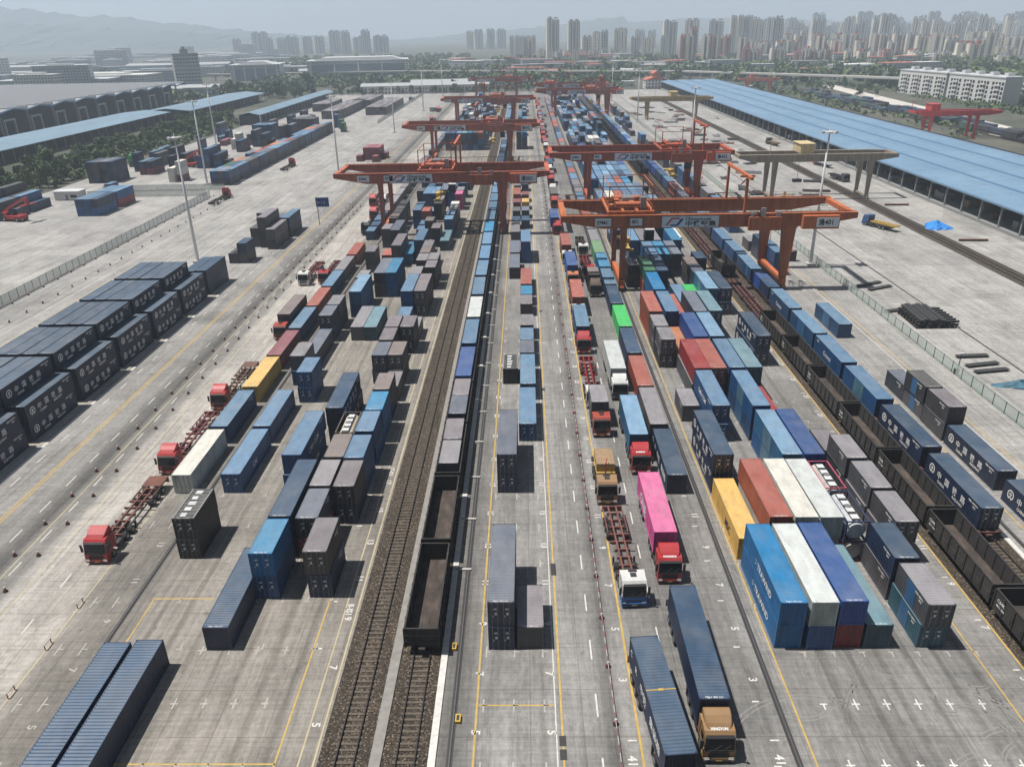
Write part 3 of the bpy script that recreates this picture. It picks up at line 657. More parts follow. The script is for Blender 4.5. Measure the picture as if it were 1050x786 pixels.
# white flats
def flats(x, y, L, h, rz, label):
    r = ob('apartment_block', None, None, (x, y, 0), rz); tag(r, label, 'apartment block')
    n = int(L / 13); w = L / n; b = MB(); win = MB(); bal = MB()
    b.box(0, 13, 0, L, 0, h)
    ob('wall', b.mesh('wall', ['wall_white']), r)
    for k in range(n):
        for f in range(int(h / 3)):
            z = .6 + f * 3
            for q in (1.0, 4.3, 7.6, 10.9): win.box(-.06, -.01, k * w + q - .2, k * w + q + 2.1, z + .1, z + 2.1)
            bal.box(-1.1, -.07, k * w + 3.9, k * w + 9.8, z - .3, z + .65)
    wn = ob('window', win.mesh('window', ['glass']), r); wn['kind'] = 'stuff'
    o = ob('balcony', bal.mesh('balcony', ['wall_white']), r)
    b = MB(); b.box(-.4, 13.4, -.4, L + .4, h + .01, h + .8); 
    for k in range(n): b.box(4, 9, k * w + 4, k * w + 8, h + .81, h + 3)
    ob('roof', b.mesh('roof', ['light_grey']), r)
flats(321.5, 631, 64, 17.5, R(6), 'white five storey flats, the shorter of the balconied blocks')
flats(329, 566, 63, 17.5, R(6), 'white five storey flats, the longer balconied block by the wooded bank')
flats(352, 555, 34, 15, R(6), 'white flats set back behind the longer balconied block')
# viaduct
VP = [(-420, 1090), (-137, 1075), (4, 1026), (182, 947), (263, 851), (317, 786), (370, 700)]
r = ob('viaduct', None, None, (0, 0, 0)); tag(r, 'long pale concrete viaduct crossing behind the whole yard', 'bridge')
b = MB(); p = MB(); k = 0
for (ax_, ay_), (bx_, by_) in zip(VP, VP[1:]):
    d = Vector((bx_ - ax_, by_ - ay_, 0)); L = d.length; d.normalize(); nn = Vector((-d.y, d.x, 0)) * 5
    A, B_ = Vector((ax_, ay_, 0)), Vector((bx_, by_, 0))
    for z0, z1, wv in ((7.0, 8.6, 1.0),):
        b.hexa([A - nn + up * z0, B_ - nn + up * z0, B_ + nn + up * z0, A + nn + up * z0, A - nn + up * z1, B_ - nn + up * z1, B_ + nn + up * z1, A + nn + up * z1])
    q = 10
    while q < L:
        c = A + d * q; p.box(c.x - .9, c.x + .9, c.y - .9, c.y + .9, -1, 7.0); q += 28
ob('deck', b.mesh('deck', ['kerb']), r); ob('pier', p.mesh('pier', ['kerb']), r)

# ------------------------------------------------------------------ the city
simple('salmon_wall', (0.50, 0.25, 0.18), 0.8); simple('cream_wall', (0.72, 0.66, 0.54), 0.8)
CITY = [
    (-867.8, 2550, 23.9, 21.5, 45.3, 0, 0), (-805.2, 2550, 47.6, 26, 62.8, 0, 0), (-769.1, 2550, 24.5, 22, 46.8, 0, 0), (-743.7, 2550, 20.9, 18.8, 44.7, 0, 0), (-707.1, 2550, 38.7, 26, 49.5, 0, 0), (-670.1, 2550, 23.8, 21.5, 46.9, 0, 0),
    (-628.1, 2550, 29.8, 26, 48.6, 0, 0), (-580.7, 2550, 31.5, 26, 63.7, 0, 0), (-534.4, 2550, 23.7, 21.4, 61, 0, 0), (-515.4, 2550, 17.9, 16.1, 43.4, 0, 0), (-494.8, 2550, 16.6, 15, 46.8, 0, 0), (-471.8, 2550, 23.7, 21.3, 63.1, 0, 0),
    (-436.7, 2550, 43.4, 26, 47.4, 0, 0), (-185.1, 2900, 23.5, 21.2, 54.7, 0, 1), (-153.9, 2900, 28.5, 25.7, 59, 0, 1), (-112.7, 2900, 26.8, 24.2, 60.1, 0, 1), (-75.8, 2900, 26.8, 24.1, 59.4, 0, 1), (-26.2, 1900, 10.1, 14, 40.9, 1, 2),
    (-14.3, 1900, 10.1, 14, 41, 1, 2), (-2.4, 1900, 10.1, 14, 40.2, 1, 2), (9.5, 1900, 10.1, 14, 40.5, 1, 2), (21.4, 1900, 10.1, 14, 40.4, 1, 2), (59.8, 1750, 25.1, 22.6, 75.1, 1, 3), (106.6, 1750, 24.1, 21.7, 70.3, 1, 3),
    (136.2, 1800, 20.8, 18.8, 39.2, 1, 4), (156.3, 1800, 13.5, 14, 47.3, 1, 4), (171.8, 1800, 15.6, 14, 48.8, 1, 4), (199.7, 1800, 13.5, 14, 52.2, 1, 4), (215.7, 1800, 14.5, 14, 53.3, 1, 4), (237.2, 1800, 18.7, 16.9, 36.4, 1, 4),
    (258.1, 1800, 14.6, 14, 34.2, 1, 4), (275.7, 1800, 12.5, 14, 36.7, 1, 4), (295.4, 1800, 14.5, 14, 36.3, 1, 4), (341.5, 2500, 28.8, 25.9, 49.7, 0, 5), (379, 2500, 23, 20.7, 46.4, 0, 5), (35.1, 1550, 11.8, 14, 18.9, 1, 6),
    (50, 1550, 11.8, 14, 16.9, 1, 6), (64.8, 1550, 11.8, 14, 17, 1, 6), (79.6, 1550, 11.8, 14, 16.9, 1, 6), (94.4, 1550, 11.7, 14, 18.4, 1, 6), (109.3, 1550, 11.7, 14, 17.1, 1, 6), (124.1, 1550, 11.7, 14, 17.7, 1, 6),
    (138.9, 1550, 11.7, 14, 17.8, 1, 6), (153.6, 1550, 11.7, 14, 17.8, 1, 6), (168.5, 1550, 11.7, 14, 17.2, 1, 6), (183.4, 1550, 11.7, 14, 14.5, 1, 6), (325.9, 1850, 29.7, 26, 67.4, 1, 7), (373, 1850, 28.4, 25.5, 68.5, 1, 7),
    (421.7, 1850, 30.7, 26, 66.7, 1, 7), (452.2, 1850, 12.7, 14, 72.8, 1, 7), (466.8, 1850, 12.7, 14, 73.5, 1, 7), (481.6, 1850, 13.1, 14, 71.4, 1, 7), (495.3, 1850, 12.7, 14, 73, 1, 7), (509.7, 1850, 12.7, 14, 67, 1, 7),
    (525.9, 1850, 15.8, 14.2, 68.1, 1, 7), (543.6, 1850, 17.9, 16.1, 69.5, 1, 7), (561.5, 1850, 12.7, 14, 57.1, 1, 7), (904, 2900, 28.1, 25.3, 73.4, 0, 8), (940, 2900, 33.1, 26, 57.7, 0, 8), (977.3, 2900, 26.5, 23.9, 51, 0, 8),
    (1009.5, 2900, 42.8, 26, 89.4, 0, 8), (1062, 2900, 26.5, 23.8, 58.5, 0, 8), (1092.3, 2900, 26.5, 23.8, 55, 0, 8), (1124.7, 2900, 29.8, 26, 48.4, 0, 8), (1171.7, 2900, 52.6, 26, 90.7, 0, 8), (1131.8, 2700, 21.6, 19.4, 39.3, 0, 9),
    (1159.4, 2700, 21.6, 19.4, 39.2, 0, 9), (1187.2, 2700, 21.6, 19.4, 38.8, 0, 9), (1212.6, 2700, 21.5, 19.4, 50.3, 0, 9), (1240.7, 2700, 21.5, 19.4, 47.5, 0, 9), (1269.6, 2700, 21.5, 19.4, 40.8, 0, 9), (1297.8, 2700, 21.5, 19.4, 38.2, 0, 9),
    (1326, 2700, 21.5, 19.4, 35.3, 0, 9), (1353.8, 2700, 21.5, 19.4, 34.3, 0, 9), (1378, 2700, 21.5, 19.3, 49.5, 0, 9), (1407.9, 2700, 21.5, 19.4, 38.7, 0, 9), (1435.9, 2700, 21.5, 19.4, 36.9, 0, 9), (1462.8, 2700, 21.5, 19.3, 39.7, 0, 9),
    (1488.8, 2700, 21.5, 19.3, 45.7, 0, 9), (1517.9, 2700, 21.5, 19.3, 39.4, 0, 9), (1543.6, 2700, 21.4, 19.3, 46.5, 0, 9), (1575.4, 2700, 21.5, 19.4, 29.3, 0, 9), (1220.6, 2500, 41.3, 26, 47.1, 0, 10), (1318.6, 2500, 28.4, 25.6, 42.7, 0, 10),
    (1456.4, 2500, 34, 26, 45.4, 0, 10), (485.4, 1550, 14.3, 14, 37, 2, 11), (506.7, 1550, 17.8, 16, 36.6, 2, 11), (527, 1550, 16, 14.4, 37.9, 2, 11), (549.6, 1550, 17.8, 16, 35, 2, 11), (569, 1550, 14.2, 14, 35.5, 2, 11),
    (587.3, 1550, 19.5, 17.6, 37.6, 2, 11), (615.9, 1550, 16, 14.4, 36.3, 2, 11), (634.8, 1550, 20.4, 18.4, 36.8, 2, 11), (673.6, 1550, 23.1, 20.8, 30.4, 2, 11), (730.3, 1550, 26.6, 24, 30.2, 2, 11), (779.8, 1550, 26.6, 23.9, 30.1, 2, 11),
    (866.4, 1550, 30.1, 26, 29.4, 2, 11), (904.2, 1550, 23, 20.7, 26.3, 2, 11), (255.8, 1330, 9.2, 14, 40.9, 3, 12), (266.7, 1330, 12, 14, 40.7, 4, 12), (276.7, 1330, 8.4, 14, 51.4, 3, 12), (289.5, 1330, 12.3, 14, 40.3, 4, 12),
    (301.8, 1330, 9.2, 14, 39.8, 3, 12), (312.9, 1330, 11.5, 14, 39.6, 4, 12), (325.7, 1330, 9.2, 14, 38.7, 3, 12), (337.2, 1330, 12.3, 14, 37.8, 4, 12), (327.2, 1250, 11.5, 14, 23.4, 3, 13), (339.6, 1250, 9.9, 14, 19.2, 4, 13),
    (351.1, 1250, 10.6, 14, 18.9, 2, 13), (363.3, 1250, 11.4, 14, 19.8, 3, 13), (375.2, 1250, 10.2, 14, 21.9, 4, 13), (386.8, 1250, 10.2, 14, 20.3, 2, 13), (398.5, 1250, 9.9, 14, 17.8, 3, 13), (408.9, 1250, 9.1, 14, 20.1, 4, 13),
    (419.9, 1250, 10.8, 14, 21.7, 2, 13), (432.4, 1250, 10.5, 14, 18, 3, 13), (444.2, 1250, 10, 14, 15.9, 4, 13), (454.9, 1250, 9.5, 14, 17.5, 2, 13), (465.5, 1250, 9.5, 14, 19.2, 3, 13), (476.8, 1250, 9.8, 14, 17.1, 4, 13),
    (488.5, 1250, 11.1, 14, 16.9, 2, 13), (501, 1250, 10.6, 14, 14.6, 3, 13), (511.3, 1250, 9.2, 14, 19.8, 4, 13), (522.9, 1250, 9.6, 14, 14.4, 2, 13), (534.1, 1250, 10.7, 14, 15.9, 3, 13), (531.2, 1220, 10.3, 14, 15.9, 5, 14),
    (543, 1220, 10.8, 14, 16, 2, 14), (555.8, 1220, 11.6, 14, 13.6, 5, 14), (569.1, 1220, 12.5, 14, 13.8, 5, 14), (582.5, 1220, 12.5, 14, 15.4, 2, 14), (595.6, 1220, 10.2, 14, 12.7, 5, 14), (607.6, 1220, 11.9, 14, 13.9, 5, 14),
    (621.2, 1220, 12.5, 14, 13.2, 2, 14), (634.5, 1220, 12, 14, 13.8, 5, 14), (646.7, 1220, 9.8, 14, 13.2, 5, 14), (657.7, 1220, 9.6, 14, 13.1, 2, 14), (670, 1220, 12.5, 14, 13.1, 5, 14), (613.6, 1100, 12.7, 14, 12.9, 4, 15),
    (632.2, 1100, 12.7, 14, 9, 4, 15), (649, 1100, 15.2, 14, 7.5, 4, 15)]
CITY_GROUPS = ['hazy cluster beyond the factories', 'faint far group over the cranes', 'close ribbed row', 'twin tall towers', 'stepped grey blocks past the twin towers', 'faint blocks behind the stepped blocks', 'long low row under the twin towers', 'tall grey row', 'faint high blocks over the orange roofs', 'faint back row over the white flats', 'faint towers over the white flats', 'orange topped middle row', 'front row of striped towers', 'low striped row with orange roofs', 'low brown row behind the white flats', 'pale blocks at the edge']
rr = random.Random(12)
FILL = []
for k in range(80): FILL.append((rr.uniform(560, 1230), rr.uniform(1900, 2300), rr.uniform(15, 26), 18, rr.uniform(38, 72), 1, 7))
for k in range(60): FILL.append((rr.uniform(900, 2300), rr.uniform(2500, 3100), rr.uniform(22, 40), 22, rr.uniform(40, 85), 0, 9))
for k in range(44): FILL.append((rr.uniform(300, 900), rr.uniform(1380, 1500), rr.uniform(13, 20), 15, rr.uniform(26, 40), rr.choice((2, 4, 5)), 11))
for k in range(16): FILL.append((rr.uniform(620, 900), rr.uniform(1050, 1250), rr.uniform(12, 22), 15, rr.uniform(14, 26), rr.choice((2, 4, 5)), 14))
CITY = CITY + FILL
pal = {0: [(.40, .42, .44), (.45, .46, .47), (.36, .38, .41)], 1: [(.42, .40, .37), (.36, .36, .36), (.47, .44, .40)], 2: [(.44, .36, .30), (.38, .35, .33)], 3: [(.36, .30, .27), (.33, .30, .28)], 4: [(.42, .38, .33), (.46, .42, .37)], 5: [(.37, .32, .28), (.40, .35, .31)]}
rr = random.Random(3); cnt = {}
ORD = ['first', 'second', 'third', 'fourth', 'fifth', 'sixth', 'seventh', 'eighth', 'ninth', 'tenth', 'eleventh', 'twelfth', 'thirteenth', 'fourteenth', 'fifteenth', 'sixteenth', 'seventeenth', 'eighteenth', 'nineteenth', 'twentieth',
       'twenty-first', 'twenty-second', 'twenty-third', 'twenty-fourth', 'twenty-fifth', 'twenty-sixth', 'twenty-seventh', 'twenty-eighth', 'twenty-ninth', 'thirtieth'] + ['%dth' % i for i in range(31, 200)]
for (x, y, wd, dp, h, st, gi) in CITY:
    grp = CITY_GROUPS[gi]; cnt[grp] = cnt.get(grp, 0) + 1; kk = cnt[grp]
    y += rr.uniform(-45, 45)
    o = ob('apartment_tower', None, None, (x, y, 0), math.atan2(-x, y) * 0.6 + rr.uniform(-.25, .25)); tag(o, '%s tower of the %s' % (ORD[kk - 1], grp), 'tower', grp)
    b = MB(); hw, hd = wd / 2, dp / 2
    b.box(-hw, -hw * .12, -hd, hd * .8, -2, h); b.box(hw * .12, hw, -hd * .85, hd, -2, h * rr.choice((1, 1, .97))); b.box(-hw * .12, hw * .12, -hd * .6, hd * .6, -2, h * .985)
    ob('wall', b.mesh('wall', ['facade']), o, color=rr.choice(pal[st]))
    if st in (3, 4, 5, 2):
        b = MB(); s = .26 if st != 5 else .2; b.box(-hw * .95, -hw * .95 + wd * s * 1.2, -hd - .5, -hd - .02, 0, h + 1); b.box(hw * .35, hw * .35 + wd * s * .7, -hd - .5, -hd - .02, 0, h + 1); b.box(-hw - .5, -hw - .02, -hd * .9, hd * .5, 0, h + 1)  # facade stripes plus a left-face slab; sunlit brightness is put into their colour
        ob('sunlit_striped_bay', b.mesh('sunlit_striped_bay', [{3: 'salmon_wall', 4: 'cream_wall', 5: 'cream_wall', 2: 'cream_wall'}[st]]), o)
    if st in (0, 1):
        b = MB()
        for u in (-.8, -.3, .3, .75): b.box(hw * u - .9, hw * u + .9, -hd - .45, -hd - .02, 0, h * .99)
        b.box(-hw - .4, -hw - .02, -hd * .7, hd * .3, 0, h * .99); ob('pale_bay', b.mesh('pale_bay', ['cream_wall' if kk % 3 else 'wall_white']), o)
    b = MB(); b.box(-hw * .7, -hw * .2, -hd * .4, hd * .4, h + .01, h + 3.5); b.box(hw * .2, hw * .8, -hd * .5, hd * .3, h + .01, h + rr.uniform(2, 4.5))
    ob('roof', b.mesh('roof', ['red_tile' if st in (2, 3) and kk % 2 else 'wall_grey']), o)

# ------------------------------------------------------------------ trees
G1 = [(.045, .085, .026), (.07, .12, .034), (.028, .055, .02), (.10, .145, .05), (.05, .085, .045)]
def leafs(b, cx, cy, cz, rx, rz, n, size, rr):
    for _ in range(n):
        while True:
            p = Vector((rr.uniform(-1, 1), rr.uniform(-1, 1), rr.uniform(-1, 1)))
            if p.length < 1: break
        p = p.normalized() * (p.length ** .45)
        c = Vector((cx + p.x * rx, cy + p.y * rx, cz + p.z * rz)); s = size * rr.uniform(.6, 1.3)
        u = Vector((rr.uniform(-1, 1), rr.uniform(-1, 1), rr.uniform(-.6, .6))).normalized(); v = u.cross(Vector((rr.uniform(-1, 1), rr.uniform(-1, 1), rr.uniform(-1, 1)))).normalized()
        b.col = rr.choice(G1); b.face([c - u * s - v * s * .6, c + u * s - v * s * .5, c + u * s * .7 + v * s * .6, c - u * s * .8 + v * s * .7])
crowns, trunks = [], []
for k in range(5):
    q = random.Random(40 + k); b = MB()
    for _ in range(7 + k * 2):
        a = q.uniform(0, 6.28); rad = q.uniform(.3, 1.6 + 0.16 * k); zz = q.uniform(2.4, 5.2 + .5 * k); sz = q.uniform(.6, 1.5); leafs(b, math.cos(a) * rad, math.sin(a) * rad, zz, sz * 1.1, sz * .85, int(70 * sz), .3, q)
    crowns.append(b.mesh('crown', ['foliage'])); b = MB(); b.bar((0, 0, 0), (0, 0, 3.6), .17, 0, 6, .1)
    for _ in range(4): a = q.uniform(0, 6.28); b.bar((0, 0, q.uniform(2, 3.2)), (math.cos(a) * 1.3, math.sin(a) * 1.3, q.uniform(3.8, 5)), .08, 0, 5, .03)
    trunks.append(b.mesh('trunk', ['bark']))
def tree(x, y, s, label, grp):
    k = rr.randrange(5); o = ob('tree', None, None, (x, y, -.1), rr.uniform(0, 6.28)); o.scale = (s * rr.uniform(.8, 1.25), s * rr.uniform(.8, 1.25), s * rr.uniform(.7, 1.3)); tag(o, label, 'tree', grp)
    ob('crown', crowns[k], o); ob('trunk', trunks[k], o)
rr = random.Random(77)
for k in range(190):                                                  # thick belt along the container depot
    y = 222 + k * 1.75; tree(-183 - (y - 225) * .05 - rr.uniform(0, 22), y + rr.uniform(-3, 3), rr.uniform(.75, 1.2), 'bushy green tree in the belt between the depot and the blue sheds', 'trees of the depot belt')
for k in range(40): tree(-250 + rr.uniform(-35, 45), 745 + rr.uniform(0, 90), rr.uniform(1.1, 1.9), 'full green tree in the clump behind the long blue sheds', 'trees behind the long blue sheds')
for k in range(45): tree(-190 + k * 4.4 + rr.uniform(-2, 2), 772 + rr.uniform(-2, 6) + (0 if k < 12 else 8), rr.uniform(.7, 1.1), 'roadside tree in the row before the low white warehouses', 'trees before the low white warehouses')
for k in range(26): tree(330 + rr.uniform(-15, 60), 500 + rr.uniform(-10, 55), rr.uniform(.9, 1.7), 'tree on the wooded bank beside the longer white flats', 'trees beside the white flats')
for k in range(30): tree(200 + rr.uniform(0, 110), 660 + rr.uniform(0, 110), rr.uniform(.6, 1.2), 'small tree on the rough ground beyond the loading strip', 'trees on the rough ground')
def woods(name, n, xr, yr, label, dens, size=2.0, h=(6, 11), rs=1.0):
    b = MB(); q = random.Random(n)
    for _ in range(n):
        x, y = q.uniform(*xr), q.uniform(*yr)
        if 240 < x < 305 and y < 800: continue
        hh = q.uniform(*h); leafs(b, x, y, hh * .55, q.uniform(3.5, 7) * rs, hh * .5, dens, size, q)
    o = ob(name, b.mesh(name, ['foliage'])); tag(o, label, 'woods'); o['kind'] = 'stuff'
woods('undergrowth', 420, (-222, -184), (225, 560), 'dark green shrubs under the tree belt by the depot', 26, .7, (2.0, 4.2), .35)
woods('woods', 330, (-160, 330), (880, 1280), 'dense green woods between the yard end and the tower blocks', 42)
woods('woods', 420, (-700, -120), (1150, 2000), 'hazy woods below the mountain behind the factories', 30, 2.6)
woods('woods', 420, (200, 760), (840, 1240), 'woods at the foot of the striped towers', 42)
woods('woods', 300, (-60, 700), (1280, 1700), 'farther woods around the grey tower rows', 30, 2.6)
woods('woods', 160, (-420, -290), (740, 880), 'tree mass between the office tower and the blue sheds', 40, 1.6, (5, 9))
woods('undergrowth', 420, (216, 330), (400, 820), 'rough green scrub beyond the loading strip', 14, .9, (1.2, 2.6))
woods('woods', 200, (-330, 110), (815, 1060), 'green woods between the low warehouses and the viaduct', 40, 1.7, (5, 9))
woods('undergrowth', 320, (300, 520), (420, 640), 'dull scrub on the open ground by the white flats', 14, .9, (1.0, 2.4))
woods('woods', 150, (330, 480), (560, 830), 'green woods behind the white flats', 42)

# ================================================================== CONTAINERS
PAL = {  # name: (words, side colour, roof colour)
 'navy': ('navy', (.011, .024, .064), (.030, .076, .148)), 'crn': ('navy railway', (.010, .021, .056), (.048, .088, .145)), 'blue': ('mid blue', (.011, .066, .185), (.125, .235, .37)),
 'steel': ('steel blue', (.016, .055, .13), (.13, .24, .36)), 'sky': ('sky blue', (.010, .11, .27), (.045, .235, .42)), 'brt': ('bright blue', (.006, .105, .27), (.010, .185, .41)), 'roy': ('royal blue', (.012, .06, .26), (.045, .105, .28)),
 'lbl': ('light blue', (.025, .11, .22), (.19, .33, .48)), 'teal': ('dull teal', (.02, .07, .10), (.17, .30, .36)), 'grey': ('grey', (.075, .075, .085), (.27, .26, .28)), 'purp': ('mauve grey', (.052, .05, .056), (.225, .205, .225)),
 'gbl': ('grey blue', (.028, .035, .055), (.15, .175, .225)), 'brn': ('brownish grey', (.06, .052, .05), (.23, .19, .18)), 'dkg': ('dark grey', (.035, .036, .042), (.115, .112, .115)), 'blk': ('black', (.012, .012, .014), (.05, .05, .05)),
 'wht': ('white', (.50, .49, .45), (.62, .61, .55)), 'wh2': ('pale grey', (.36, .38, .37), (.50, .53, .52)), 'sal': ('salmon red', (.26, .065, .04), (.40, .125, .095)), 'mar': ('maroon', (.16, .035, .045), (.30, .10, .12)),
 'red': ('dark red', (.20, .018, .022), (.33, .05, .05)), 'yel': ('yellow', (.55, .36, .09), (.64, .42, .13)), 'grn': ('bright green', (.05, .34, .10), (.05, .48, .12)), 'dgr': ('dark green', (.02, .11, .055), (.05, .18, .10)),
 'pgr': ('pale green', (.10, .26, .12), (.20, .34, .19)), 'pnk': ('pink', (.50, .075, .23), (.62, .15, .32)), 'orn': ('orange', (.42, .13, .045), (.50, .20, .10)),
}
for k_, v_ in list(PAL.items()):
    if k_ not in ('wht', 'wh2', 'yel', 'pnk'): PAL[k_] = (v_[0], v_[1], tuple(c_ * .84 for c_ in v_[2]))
W2 = 1.219
def corr(b, axis, fixed, a0, a1, z0, z1, outward, mat=0, per=.278, dep=.036):
    """trapezoid-corrugated sheet standing on axis 'y' (side walls) or 'x' (end walls)"""
    n = max(1, int((a1 - a0) / per)); st = (a1 - a0) / n; pr = []
    for k in range(n):
        t = a0 + k * st; pr += [(t, 0), (t + st * .25, 0), (t + st * .5, dep), (t + st * .75, dep)]
    pr.append((a1, 0)); base = len(b.v)
    for t, d in pr:
        f = fixed - outward * d
        for z in (z0, z1): b.v.append((f, t, z) if axis == 'y' else (t, f, z))
    for k in range(len(pr) - 1):
        q = base + 2 * k; b.f.append((q, q + 2, q + 3, q + 1)); b.m.append(mat); b.c.append(b.col)
def body_mesh(L, h, doors):
    b = MB(); p = .16
    for x in (-1, 1):
        for y0 in (0, L - p): b.box(x * W2, x * (W2 - p), y0, y0 + p, 0, h)
        b.box(x * W2, x * (W2 - .06), p, L - p, 0.02, .17); b.box(x * W2, x * (W2 - .06), p, L - p, h - .07, h - .005)
        corr(b, 'y', x * (W2 - .012), p, L - p, .17, h - .07, x)
        for y0 in (0, L - .178):
            for z0 in (0, h - .118): b.box(x * (W2 + .003), x * (W2 - .165), y0 - .003, y0 + .181, z0 - .0, z0 + .121, 1)
    for y0 in ((0.01, L - .08)): b.box(-W2 + p, W2 - p, y0, y0 + .07, 0.02, .16); b.box(-W2 + p, W2 - p, y0, y0 + .07, h - .12, h - .005)
    corr(b, 'x', L - .03, -W2 + p, W2 - p, .16, h - .12, 1)
    if not doors: corr(b, 'x', .03, -W2 + p, W2 - p, .16, h - .12, -1, dep=.045, per=.25)
    b.box(-W2 + .07, W2 - .07, .1, L - .1, .1, .16)
    return b.mesh('body', ['paint', 'paint'])
def roof_mesh(L, h):
    b = MB(); n = int((L - .3) / .32); st = (L - .3) / n; pr = [(0.0, -.02), (.15, -.02)]
    for k in range(n): t = .15 + k * st; pr += [(t + st * .3, -.002), (t + st * .5, -.002), (t + st * .8, -.042)]
    pr += [(L - .15, -.02), (L, -.02)]
    for (a, za), (c, zc) in zip(pr, pr[1:]): b.face([(-W2 + .05, a, h + za), (W2 - .05, a, h + za), (W2 - .05, c, h + zc), (-W2 + .05, c, h + zc)])
    for x in (-1, 1): b.box(x * W2, x * (W2 - .07), .17, L - .17, h - .03, h + .002)
    return b.mesh('roof', ['roof_paint'])
def door_mesh(h, s):
    b = MB(); x0, x1 = (-W2 + .16, -.01) if s < 0 else (.01, W2 - .16)
    b.box(x0, x1, .03, .08, .17, h - .13)
    for k in range(3): z = .35 + k * (h - .7) / 3; b.box(x0 + .07, x1 - .07, .012, .029, z, z + (h - .9) / 3)
    for t in (.24, .72): x = x0 + (x1 - x0) * t; b.bar((x, -.005, .12), (x, -.005, h - .08), .025, 1, 5); b.box(x - .06, x + .06, -.02, .0, .14, .22, 1); b.box(x - .06, x + .06, -.02, .0, h - .2, h - .12, 1); b.box(x - .02, x + .22, -.025, -.006, 1.0, 1.06, 1)
    for u, z, wd, hh in ((.52, h * .72, .3, .16), (.56, h * .52, .22, .3), (.3, h * .42, .16, .1)): x = x0 + (x1 - x0) * u; b.box(x - wd / 2, x + wd / 2, .0, .011, z - hh / 2, z + hh / 2, 2)
    return b.mesh('door', ['paint', 'lock_bar', 'light_grey'])
def low_mesh(L, h):
    b = MB(); b.box(-W2, W2, 0, L, 0, h - .05)
    return b.mesh('shipping_container', ['paint'])
_cm = {}
def cmesh(kind, L, h, *a):
    k = (kind, L, h) + a
    if k not in _cm: _cm[k] = {'body': body_mesh, 'roof': roof_mesh, 'low': low_mesh}[kind](L, h, *a) if kind != 'door' else door_mesh(h, *a)
    return _cm[k]
LEN = {20: 6.058, 40: 12.192, 45: 13.716}; HGT = {20: 2.591, 40: 2.75, 45: 2.896}

def side_text(parts, side, L):
    """lettering for a long side; side -1 faces -x and reads toward the viewer, +1 faces +x; parts: (text, u from the first end, z, size)"""
    key = ('st', side, L, tuple(parts))
    if key in _cm: return _cm[key]
    b = MB(); x = side * (W2 + .004)
    o = (lambda u, z: (x, L - u, z)) if side < 0 else (lambda u, z: (x, u, z)); xd = (0, -1, 0) if side < 0 else (0, 1, 0)
    for t in parts:
        if t[0] == 'RING':
            _, u, z, rr_ = t; n = 24
            for k in range(n):
                a0, a1 = 2 * math.pi * k / n, 2 * math.pi * (k + 1) / n
                if 4.45 < (a0 + a1) / 2 < 4.98: continue
                b.face([Vector(o(u, z)) + Vector(xd) * (math.cos(a) * q) + Vector((0, 0, math.sin(a) * q)) for a, q in ((a0, rr_ * .74), (a0, rr_), (a1, rr_), (a1, rr_ * .74))])
            for (u0, u1, z0, z1) in ((-.09, .09, -.32, .3), (-.26, .26, -.02, .14), (-.3, .3, -.42, -.3)):
                s = rr_ / .6; b.face([o(u + u0 * s, z + z0 * s), o(u + u1 * s, z + z0 * s), o(u + u1 * s, z + z1 * s), o(u + u0 * s, z + z1 * s)])
        else: add_text(b, t[0], t[3], o(t[1], t[2]), xd, (0, 0, 1), 0, bold=.012 if len(t) < 5 else t[4])
    _cm[key] = b.mesh('lettering', ['black_letter' if parts[0][0] == 'MSC' else 'lettering']); return _cm[key]
CR40 = (('RING', 1.5, 1.5, .62), ('中', 2.75, 1.15, 1.0), ('国', 4.55, 1.15, 1.0), ('铁', 6.35, 1.15, 1.0), ('路', 8.15, 1.15, 1.0), ('CHINA', 3.1, .5, .52), ('RAILWAY', 6.6, .5, .52), ('TBBU 604218 4', 9.6, 2.25, .3), ('45G1', 10.6, 1.85, .28))
CR20 = (('RING', .9, 1.45, .4), ('中国铁路', 1.6, 1.15, .8), ('CHINA RAILWAY', 1.7, .6, .34))
CODE40 = (('TRHU 481920 5', 9.2, 2.2, .3), ('45G1', 10.3, 1.8, .26)); CODE20 = (('FCIU 203911', 3.6, 2.05, .28), ('22G1', 4.4, 1.7, .24))
TXT = {'CR': CR40, 'CR20': CR20, 'CODE': CODE40, 'CODE20': CODE20, 'CMA': (('CMA CGM', 3.3, .9, 1.05), ('CMAU 482100', 9.2, 2.25, .28)), 'ONE': (('ONE', 2.6, .55, 1.9, .05),), 'MSC': (('MSC', 6.4, .75, 1.3, .04),),
       'CRONOS': (('Cronos', 4.4, .9, 1.1), ('CRXU', 1.0, 2.1, .4)), 'TRAWIND': (('TRAWIND', 5.0, .95, 1.0, .02), ('::', 4.2, 1.1, 1.0)), 'HAPAG': (('CAI', 4.6, .95, 1.0),), 'TEX': (('tex', 2.0, 1.2, .8), ('TEMU 771204', 3.2, 2.1, .3)), 'CRM': (('C', .6, 1.4, .9), ('R', 2.4, 1.1, 1.0), ('中铁', 4.2, .95, 1.1), ('集装箱', 7.6, .95, 1.1))}

